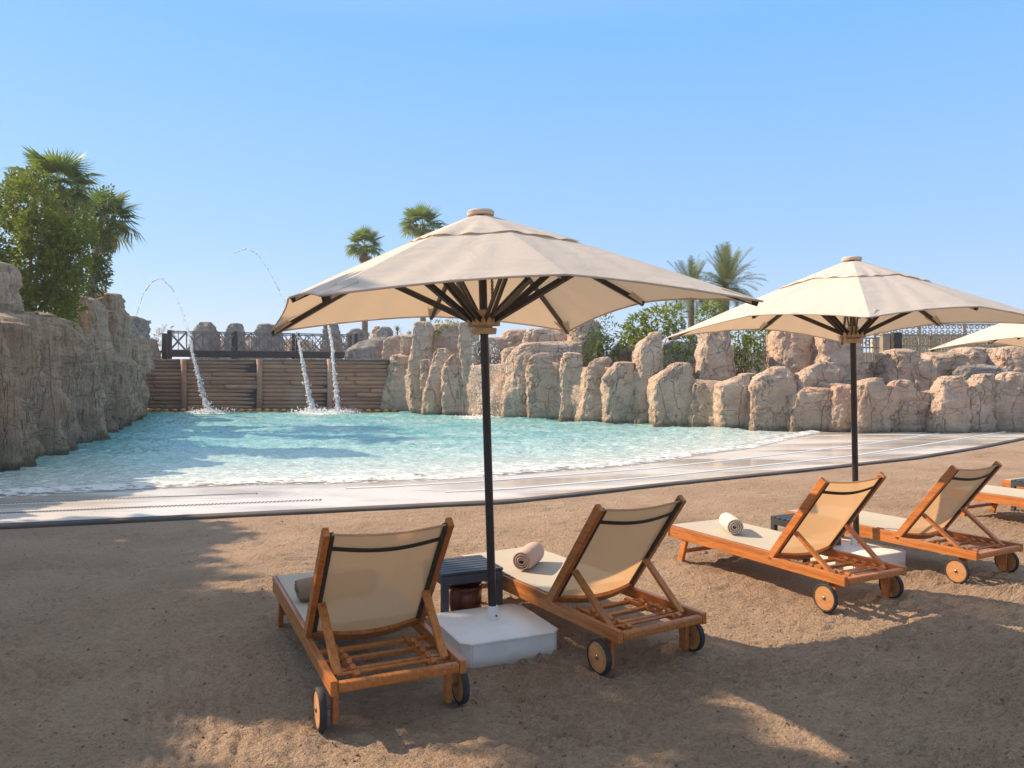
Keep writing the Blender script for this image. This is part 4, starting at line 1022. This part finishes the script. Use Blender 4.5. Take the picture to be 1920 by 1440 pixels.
def make_umbrella(mpole):
    t = thing('parasol', '', 'parasol')
    cn = link('canopy', canopy_mesh(0, 1, 0, .012, .022), M_canopy, t)
    link('vent_flap', canopy_mesh(.02, .36, .009, .0, .0, .004, 14, 22, 'vent_flap'), M_canopy, cn)
    link('hem', hem_mesh(), M_canopy, cn)
    MB().lathe([(.02,ZTOP+.0), (.088,ZTOP-.005), (.092,ZTOP+.018), (.082,ZTOP+.028), (.04,ZTOP+.032)], 28).build('top_cap', M_canopy, t, auto=True)
    for i in range(8):
        a = rib_pt(i, .03); e = rib_pt(i, .985); m = rib_pt(i, .5)
        b = MB(); dz = Vector((0,0,-.026))
        b.bar(Vector(a)+dz, Vector(m)+dz, .022, .034); b.bar(Vector(m)+dz, Vector(e)+dz, .022, .034); b.build('rib', M_black if mpole is M_black else M_brownmetal, t)
        d = Vector((a[0], a[1], 0)).normalized(); h = Vector((d.x*.075, d.y*.075, ZH)); q = Vector(rib_pt(i, .44))+Vector((0,0,-.045))
        sd_ = d.cross(Vector((0,0,1)))*.017
        b = MB(); b.bar(h+sd_, q+sd_, .012, .036); b.bar(h-sd_, q-sd_, .012, .036); b.build('strut', M_black if mpole is M_black else M_brownmetal, t)
        p = Vector(rib_pt(i, .87)); e = Vector(rib_pt(i, .965)); w_ = d.cross(Vector((0,0,1)))
        bm = bmesh.new(); v = [bm.verts.new(x) for x in (p+w_*.055+Vector((0,0,-.03)), p-w_*.055+Vector((0,0,-.03)), e-w_*.02+Vector((0,0,-.04)), e+w_*.02+Vector((0,0,-.04)), p+w_*.065+Vector((0,0,-.006)), p-w_*.065+Vector((0,0,-.006)), e-w_*.026+Vector((0,0,-.006)), e+w_*.026+Vector((0,0,-.006)))]
        for f_ in ((0,1,2,3),(0,3,7,4),(1,5,6,2),(2,6,7,3)): bm.faces.new([v[x] for x in f_])
        me = bpy.data.meshes.new('corner_pocket'); bm.to_mesh(me); bm.free(); link('corner_pocket', me, M_canopy, cn)
    b = MB(); b.lathe([(.03,ZH-.085), (.085,ZH-.085), (.09,ZH-.05), (.06,ZH-.045), (.06,ZH-.03), (.098,ZH-.028), (.098,ZH+.012), (.05,ZH+.014), (.05,ZH+.07), (.035,ZH+.075)], 8)
    for i in range(8):
        a = i*PI/4; b.box((math.cos(a)*.085, math.sin(a)*.085, ZH-.005), (.05,.03,.055), Matrix.Rotation(a, 4, 'Z'), .004)
    b.build('hub', M_hub, t)
    MB().tube([(0,0,.22), (0,0,ZTOP)], .027, 20).build('pole', mpole, t, auto=True)
    b = MB()
    for q in range(9): b.lathe([(.004,-.014), (.011,-.006), (.011,.006), (.004,.014)], 6, Matrix.Translation((.055, -.03, ZH+.16+q*.024)))
    b.build('chain', M_steel, t)
    return t
def make_base():
    t = thing('weighted_base', '', 'parasol base')
    h = .30; c = .055; zt_ = .125
    def ring(s, cc, z): return [(-h*s+cc,-h*s,z),(h*s-cc,-h*s,z),(h*s,-h*s+cc,z),(h*s,h*s-cc,z),(h*s-cc,h*s,z),(-h*s+cc,h*s,z),(-h*s,h*s-cc,z),(-h*s,-h*s+cc,z)]
    rs = [ring(1.08,c,-.06), ring(1.1,c,.0), ring(1.1,c,zt_-.006), ring(1.115,c,zt_-.004), ring(1.115,c,zt_+.006), ring(1.09,c,zt_+.012), ring(.45,.05,zt_+.030), ring(.2,.02,zt_+.030)]
    bm = bmesh.new(); R_ = [[bm.verts.new(p) for p in r] for r in rs]
    for A_, B_ in zip(R_, R_[1:]):
        for q in range(8): bm.faces.new((A_[q], A_[(q+1) % 8], B_[(q+1) % 8], B_[q]))
    bm.faces.new(R_[-1]); bm.faces.new(R_[0][::-1])
    bmesh.ops.bevel(bm, geom=[e for e in bm.edges if abs(e.verts[0].co.z-e.verts[1].co.z) > .09], offset=.008, segments=2, affect='EDGES')
    bmesh.ops.recalc_face_normals(bm, faces=bm.faces); me = bpy.data.meshes.new('block'); bm.to_mesh(me); bm.free(); link('block', me, M_baseplastic, t)
    MB().lathe([(.034,zt_+.02), (.034,zt_+.115), (.031,zt_+.12), (.0285,zt_+.12)], 20).build('sleeve', M_baseplastic, t, auto=True)
    MB().lathe([(.0065,-.002), (.0065,.003)], 10, Matrix.Translation((.010,-.0335,zt_+.06)) @ Matrix.Rotation(PI/2, 4, 'X')).build('screw', M_rubber, t)
    return t
u1 = make_umbrella(M_black); tag(u1, 'large cream parasol in front, on the black pole between the two nearest loungers', group='cream parasols')
u2 = make_umbrella(M_brownmetal); tag(u2, 'second cream parasol with wrinkled vent flap, standing between the third and fourth lounger', group='cream parasols')
b1 = make_base(); tag(b1, 'white square parasol base under the front parasol, beside the nearest lounger', group='white parasol bases')
index_kids()
u1.location = (-.122, 5.118, 0); u1.rotation_euler = (-.018, -.025, .388)
b1.location = (-.125, 5.12, 0); b1.rotation_euler = (0, 0, .42)
u2.location = (3.24, 7.34, .03); u2.rotation_euler = (-.02, .0, .44)
b2 = copy_tree(b1); tag(b2, 'white square parasol base half hidden behind the third lounger'); b2.location = (3.22, 7.34, .0); b2.rotation_euler = (0, 0, .45)
u3 = copy_tree(u2); tag(u3, 'third cream parasol, only its left corner showing at the right edge'); u3.location = (7.50, 10.35, -.02); u3.rotation_euler = (0, 0, .42)
b3 = copy_tree(b1); tag(b3, 'white parasol base of the third parasol, outside the right edge'); b3.location = (7.50, 10.35, .0); b3.rotation_euler = (0, 0, .42)

# ------------------------------------------------------------------ loungers
W, LN, ZR, RH = .70, 2.0, .281, .07
BT = Vector((0, .195, .967)); BP = Vector((0, .725, ZR+.0)); bdv = (BT-BP); BL = bdv.length; bdir = bdv.normalized()
bnorm = Vector((0, -bdir.z, bdir.y))             # towards the back side (away from the sitter)
if bnorm.y > 0: bnorm = -bnorm
def bpnt(u_, t, off=0): return Vector((u_, 0, 0))+BP+bdir*(t*BL)+bnorm*off
def sheet(fn, nu_, nv_, name):
    V = [fn(i/(nu_-1), j/(nv_-1)) for j in range(nv_) for i in range(nu_)]
    return npmesh(name, [tuple(v) for v in V], gridfaces(nu_, nv_))
def make_lounger():
    t = thing('sun_lounger', '', 'sun lounger')
    def P(mb, name, mat=M_teak, par=t, auto=False): return mb.build(name, mat, par, auto=auto)
    for x in (.0175, W-.0175):
        P(MB().bar((x, 0, ZR-RH/2), (x, LN, ZR-RH/2+.006), .035, RH, bev=.004), 'side_rail')
        P(MB().bar((x, .72, ZR+.021), (x, LN+.004, ZR+.023), .037, .036, bev=.004), 'seat_rail')
        P(MB().bar(bpnt(x, -.02), bpnt(x, 1.0), .035, .06, up=bnorm, bev=.005), 'back_rail')
        P(MB().bar(bpnt(x+(.03 if x < .3 else -.03), .03, .012), bpnt(x+(.03 if x < .3 else -.03), .985, .012), .022, .034, up=bnorm, bev=.003), 'sling_rail', M_band)
    P(MB().bar((0, LN-.02, ZR-.02), (W, LN-.02, ZR-.02), .036, .09, bev=.004), 'front_rail')
    P(MB().bar((.037, .02, ZR-.037), (W-.037, .02, ZR-.037), .045, .05, bev=.012), 'rear_rail')
    for y in (.24, .40, .56, 1.15, 1.6): P(MB().bar((.035, y, ZR-.05), (W-.035, y, ZR-.05), .038, .022, bev=.004), 'cross_slat')
    for x in (.15, W-.15):
        b = MB(); b.bar((x, .05, ZR-.045), (x, .60, ZR-.045), .026, .03, bev=.003)
        for k in range(5): b.bar((x, .075+k*.085, ZR-.025), (x, .112+k*.085, ZR-.012), .028, .03, bev=.004)
        P(b, 'notched_rack')
    for x in (.055, W-.055):
        a = bpnt(x, .37, .03); P(MB().bar(a, (x+(.012 if x < .3 else -.012), .15, ZR-.03), .024, .045, up=(1,0,0), bev=.004), 'back_prop')
    P(MB().tube([(.06, .152, ZR-.03), (W-.06, .152, ZR-.03)], .011, 8), 'prop_dowel')
    # curved lower and upper cross bars of the back
    pts = [bpnt(.035+(W-.07)*q/14, .045, .012+.055*math.sin(PI*q/14)) for q in range(15)]
    b = MB()
    for p, q in zip(pts, pts[1:]): b.bar(p, q, .03, .05, up=bdir)
    P(b, 'back_crossbar')
    pts = [bpnt(.045+(W-.09)*q/16, .875, .02+.022*math.sin(PI*q/16))-Vector((0,0,.016*math.sin(PI*q/16))) for q in range(17)]
    b = MB()
    for p, q in zip(pts, pts[1:]): b.bar(p, q, .006, .026, up=bdir)
    P(b, 'strap', M_band)
    link('back_sling', sheet(lambda a, c: bpnt(.045+(W-.09)*a, .055+.93*c-.014*math.sin(PI*a)*c**6, .012+(.018+.026*(1-c))*math.sin(PI*a)**.9), 25, 30, 'back_sling'), M_sling, t)
    b = MB(); pts = [bpnt(.045+(W-.09)*q/20, .985-.014*math.sin(PI*q/20), .012+.018*math.sin(PI*q/20)**.9) for q in range(21)]; b.tube(pts, .007, 6); P(b, 'top_hem', M_sling, auto=True)
    link('seat_sling', sheet(lambda a, c: Vector((.03+(W-.06)*a, .73+(LN-.75)*c, ZR+.046-.012*math.sin(PI*a)*math.sin(PI*c)**.5)), 18, 36, 'seat_sling'), M_seat, t)
    for x in (.030, W-.030): P(MB().bar((x, .735, ZR+.045), (x, LN-.02, ZR+.047), .012, .006), 'sling_piping', M_seat)
    for x in (.03, W-.03):
        P(MB().bar((x, LN-.10, ZR-.06), (x, 1.76, -.05), .034, .06, up=(1,0,0), bev=.004) if False else MB().bar((x, LN-.22, ZR-.05), (x, LN-.10-.03, -.06), .06, .034, up=(1,0,0), bev=.004), 'front_leg')
    P(MB().bar((.04, LN-.16, .1), (W-.04, LN-.16, .1), .03, .035, bev=.004), 'stretcher')
    for s_ in (0, 1):
        x = .05 if s_ == 0 else W-.05; wx = -.022 if s_ == 0 else W+.022
        P(MB().bar((x, .14, ZR-.05), (x, .15, .02), .06, .03, up=(1,0,0), bev=.004), 'rear_leg')
        wh = bpy.data.objects.new('wheel', None); COL.objects.link(wh); wh.parent = t; wh.location = (wx, .152, .098); wh.rotation_euler = (0, PI/2 if s_ else -PI/2, 0); wh.empty_display_size = .1
        wh.rotation_euler = (0, -PI/2 if s_ == 0 else PI/2, 0)
        MB().lathe([(.089,-.018), (.099,-.018), (.103,-.010), (.103,.010), (.099,.018), (.089,.018)], 36, ring=True).build('tyre', M_rubber, wh, auto=True)
        MB().lathe([(.02,-.014), (.090,-.014), (.090,.014), (.02,.016)], 36).build('disc', M_wheelwood, wh, auto=True)
        MB().lathe([(.013,.012), (.014,.020), (.010,.024), (.004,.026)], 12).build('bolt', M_steel, wh, auto=True)
        MB().tube([(x, .15, .098), (wx, .152, .098)], .009, 8).build('axle', M_steel, t)
    return t
lg = 'teak sun loungers on the sand'
l0 = make_lounger(); index_kids()
spots = [LOUNG[0], LOUNG[1], LOUNG[2], LOUNG[3]]
t5 = .50; v5 = (-math.sin(t5), math.cos(t5)); spots.append((5.58-v5[0]*1.85, 9.70-v5[1]*1.85, t5)); spots.append((6.68-v5[0]*2, 10.65-v5[1]*2, t5))
labs = ['nearest sun lounger, left of the front parasol base, with its back to the viewer',
        'teak sun lounger just right of the front parasol pole, pink beige towel on it',
        'teak sun lounger with a cream towel, left of the second parasol pole',
        'teak sun lounger right of the second parasol pole with sand heaped at its wheel',
        'teak sun lounger behind, only its foot end in view at the right edge',
        'farthest teak sun lounger, a corner of it behind the dark table at the right edge']
LO = []
for i, ((x, y, a), lab) in enumerate(zip(spots, labs)):
    o = l0 if i == 0 else copy_tree(l0)
    tag(o, lab, group=lg); o.location = (x, y, 0); o.rotation_euler = (0, 0, a); LO.append(o)
def loc(i, u_, v_, z=0):
    x, y, a = spots[i]; return (x+math.cos(a)*u_-math.sin(a)*v_, y+math.sin(a)*u_+math.cos(a)*v_, z)
def towel(label, p, rz, mat, rad=.072, L=.36, flat=1.0):
    t = thing('rolled_towel', label, 'towel', p, rz, 'rolled towels on the loungers')
    turns = 3.6; n_ = 120; th = np.linspace(.8, turns*2*PI, n_); r = rad*(.16+.84*th/(turns*2*PI)); m = 22
    X = np.linspace(-L/2, L/2, m); V = []
    for j, x in enumerate(X):
        e = 1-.10*abs(2*x/L)**6
        rr = r*e*(1+.05*perlin(x*9+3, th*.5, rad*50)); yy = rr*np.cos(th); zz = rr*np.sin(th)*flat
        sh = .010*np.sin(th*.9+1.3)*np.sign(x)*abs(2*x/L)**3
        V.append(np.stack([x+sh, yy, zz+rad*flat*.98], 1))
    V = np.array(V).reshape(-1, 3); me = npmesh('roll', V, gridfaces(n_, m))
    o = link('roll', me, mat, t); md = o.modifiers.new('thick', 'SOLIDIFY'); md.thickness = .010; md.offset = 0
    return t
towel('brown rolled towel half hidden behind the back of the nearest lounger', loc(0, .30, 1.30, ZR+.038), LOUNG[0][2]+.12, M_towelb, .075, .5)
towel('pink beige rolled towel on the lounger right of the front parasol pole', loc(1, .30, 1.43, ZR+.038), LOUNG[1][2]+.72, M_towel, .078, .36)
towel('cream rolled towel on the third lounger, in full sun', loc(2, .30, 1.48, ZR+.038), LOUNG[2][2]+1.05, M_towelw, .078, .34)

# ------------------------------------------------------------------ side tables and pot
def make_table():
    t = thing('side_table', '', 'side table'); s = .225; h = .375
    for x, y in ((-s+.025,-s+.025), (s-.025,-s+.025), (-s+.025,s-.025), (s-.025,s-.025)): MB().box((x, y, h/2-.03), (.048,.048,h), bev=.004).build('leg', M_tablegrey, t)
    for y in (-s+.012, s-.012): MB().box((0, y, h-.03), (2*s-.004,.024,.06), bev=.003).build('apron', M_tablegrey, t)
    for x in (-s+.012, s-.012): MB().box((x, 0, h-.031), (.024,2*s-.05,.058), bev=.003).build('apron', M_tablegrey, t)
    for k in range(7): MB().box((0, -s+.034+k*(2*s-.068)/6, h+.011), (2*s+.01,.052,.018), bev=.003).build('slat', M_tablegrey, t)
    return t
tb = make_table(); index_kids()
for i, (p, a, lab) in enumerate((((-.36, 5.62, 0), .42, 'dark grey slatted side table between the two nearest loungers'), ((2.80, 7.45, 0), .46, 'dark grey side table partly hidden behind the back of the third lounger'), ((6.78, 10.05, 0), .5, 'dark side table cut by the right edge of the view'))):
    o = tb if i == 0 else copy_tree(tb); o.location = p; o.rotation_euler = (0, 0, a); tag(o, lab, group='dark side tables')
pt = thing('clay_pot', 'glazed reddish brown clay pot under the slatted side table', 'pot', (-.335, 5.60, 0))
MB().lathe([(.08,0), (.105,.05), (.118,.13), (.115,.20), (.105,.225), (.125,.235), (.128,.25), (.118,.255), (.102,.24), (.10,.10), (.02,.08)], 32).build('body', M_pot, pt, auto=True)
pt.scale = (1.0, 1.0, 1.0)

# ------------------------------------------------------------------ trees beyond the left edge that shade the sand
kx, ky = -SD.x/SD.z, -SD.y/SD.z
def over(gx, gy, h, r): return (gx-kx*h, gy-ky*h, h, r, r, r*.28)
cs = [over(-4.6,8.2,6.5,1.35), over(-5.4,6.6,7,1.7), over(-3.9,6.5,7.2,1.2), over(-3.5,5.2,7.4,1.35), over(-5.2,4.6,7.6,1.7), over(-3.0,4.0,7.8,1.15), over(-6.6,7.6,6.4,1.5), over(-6.8,5.6,7,1.7), over(-2.1,5.4,7.6,.85), over(-4.4,3.0,8,1.5), over(-2.4,2.6,8,1.2)]
tree('broad shade tree beyond the left edge casting shade on the sand', 'tree', (-12.4, 10.8, 1.5), cs, 1500, .34, .24, M_leafB, hole=-.6, tr=.22, name='shade_tree')
cs = [over(-1.3,4.9,6.0,.85), over(-.5,4.5,6.1,.6), over(-.3,5.0,6.0,.5), over(.45,4.5,6.2,.55), over(.55,3.75,6.3,.42), over(1.3,3.0,6.4,.6)]

tree('smaller shade tree beyond the left edge throwing broken shade around the nearest lounger', 'tree', (-9.6, 7.6, .3), cs, 3400, .22, .16, M_leafB, hole=-.9, tr=.16, name='shade_tree')

# loose bits on the sand: small clods, pebbles and twigs nobody could count
n_ = 5200; px_ = RNG.uniform(-1.05, 1.05, n_); Yp = 2.6*(10.5/2.6)**RNG.uniform(0, 1, n_); Xp = px_*Yp
k = Yp < curb_y(Xp)-.2; Xp = Xp[k]; Yp = Yp[k]; n_ = len(Xp); Zp = sand_h(Xp, Yp)
o = np.array([(1,0,0),(-1,0,0),(0,1,0),(0,-1,0),(0,0,.7),(0,0,-.7)], float)
rad_ = .0035+.009*RNG.uniform(0, 1, n_)**4
V = np.stack([Xp, Yp, Zp+.3*rad_], 1)[:, None]+o[None]*rad_[:, None, None]*RNG.uniform(.5, 1.5, (n_, 6, 3))
f_ = np.array([(0,2,4),(2,1,4),(1,3,4),(3,0,4),(2,0,5),(1,2,5),(3,1,5),(0,3,5)])
tag(link('sand_clods', npmesh('sand_clods', V.reshape(-1, 3), (np.arange(n_)[:, None, None]*6+f_[None]).reshape(-1, 3), False), simple('brown_clod', (.24,.15,.095), .95, .5, 30)), kind='stuff')

for (x, y, lab) in ((-6.5,-5.5,'unseen dense tree added behind the viewer on the left to block skylight'), (.5,-7,'unseen dense tree added straight behind the viewer to block skylight'), (7.5,-6,'unseen dense tree added behind the viewer on the right to block skylight')):  # unseen trees added to cut skylight and deepen the foreground shade
    tree(lab, 'tree', (x, y, 0), [(x-1.2,y,5.2,2.4,2.2,2.0), (x+1.3,y+.4,5.6,2.4,2.2,2.1), (x,y-.5,7.6,2.3,2.2,1.8), (x+.2,y+1,3.8,2.2,1.8,1.4)], 150, .5, .34, M_leafB, hole=-.9, tr=.25, name='shade_tree')

# the slightly hazy warm air
HZ = bpy.data.materials.new('haze_air'); HZ.use_nodes = True; nt = HZ.node_tree
for q in list(nt.nodes): nt.nodes.remove(q)
om = nt.nodes.new('ShaderNodeOutputMaterial'); pv = nt.nodes.new('ShaderNodeVolumePrincipled'); pv.inputs['Color'].default_value = (.93,.95,1,1); pv.inputs['Density'].default_value = .0009; pv.inputs['Anisotropy'].default_value = .3
nt.links.new(pv.outputs[0], om.inputs['Volume'])
tag(MB().box((0, 240, 6.5), (1100, 1400, 16.2)).build('haze', HZ), kind='stuff')
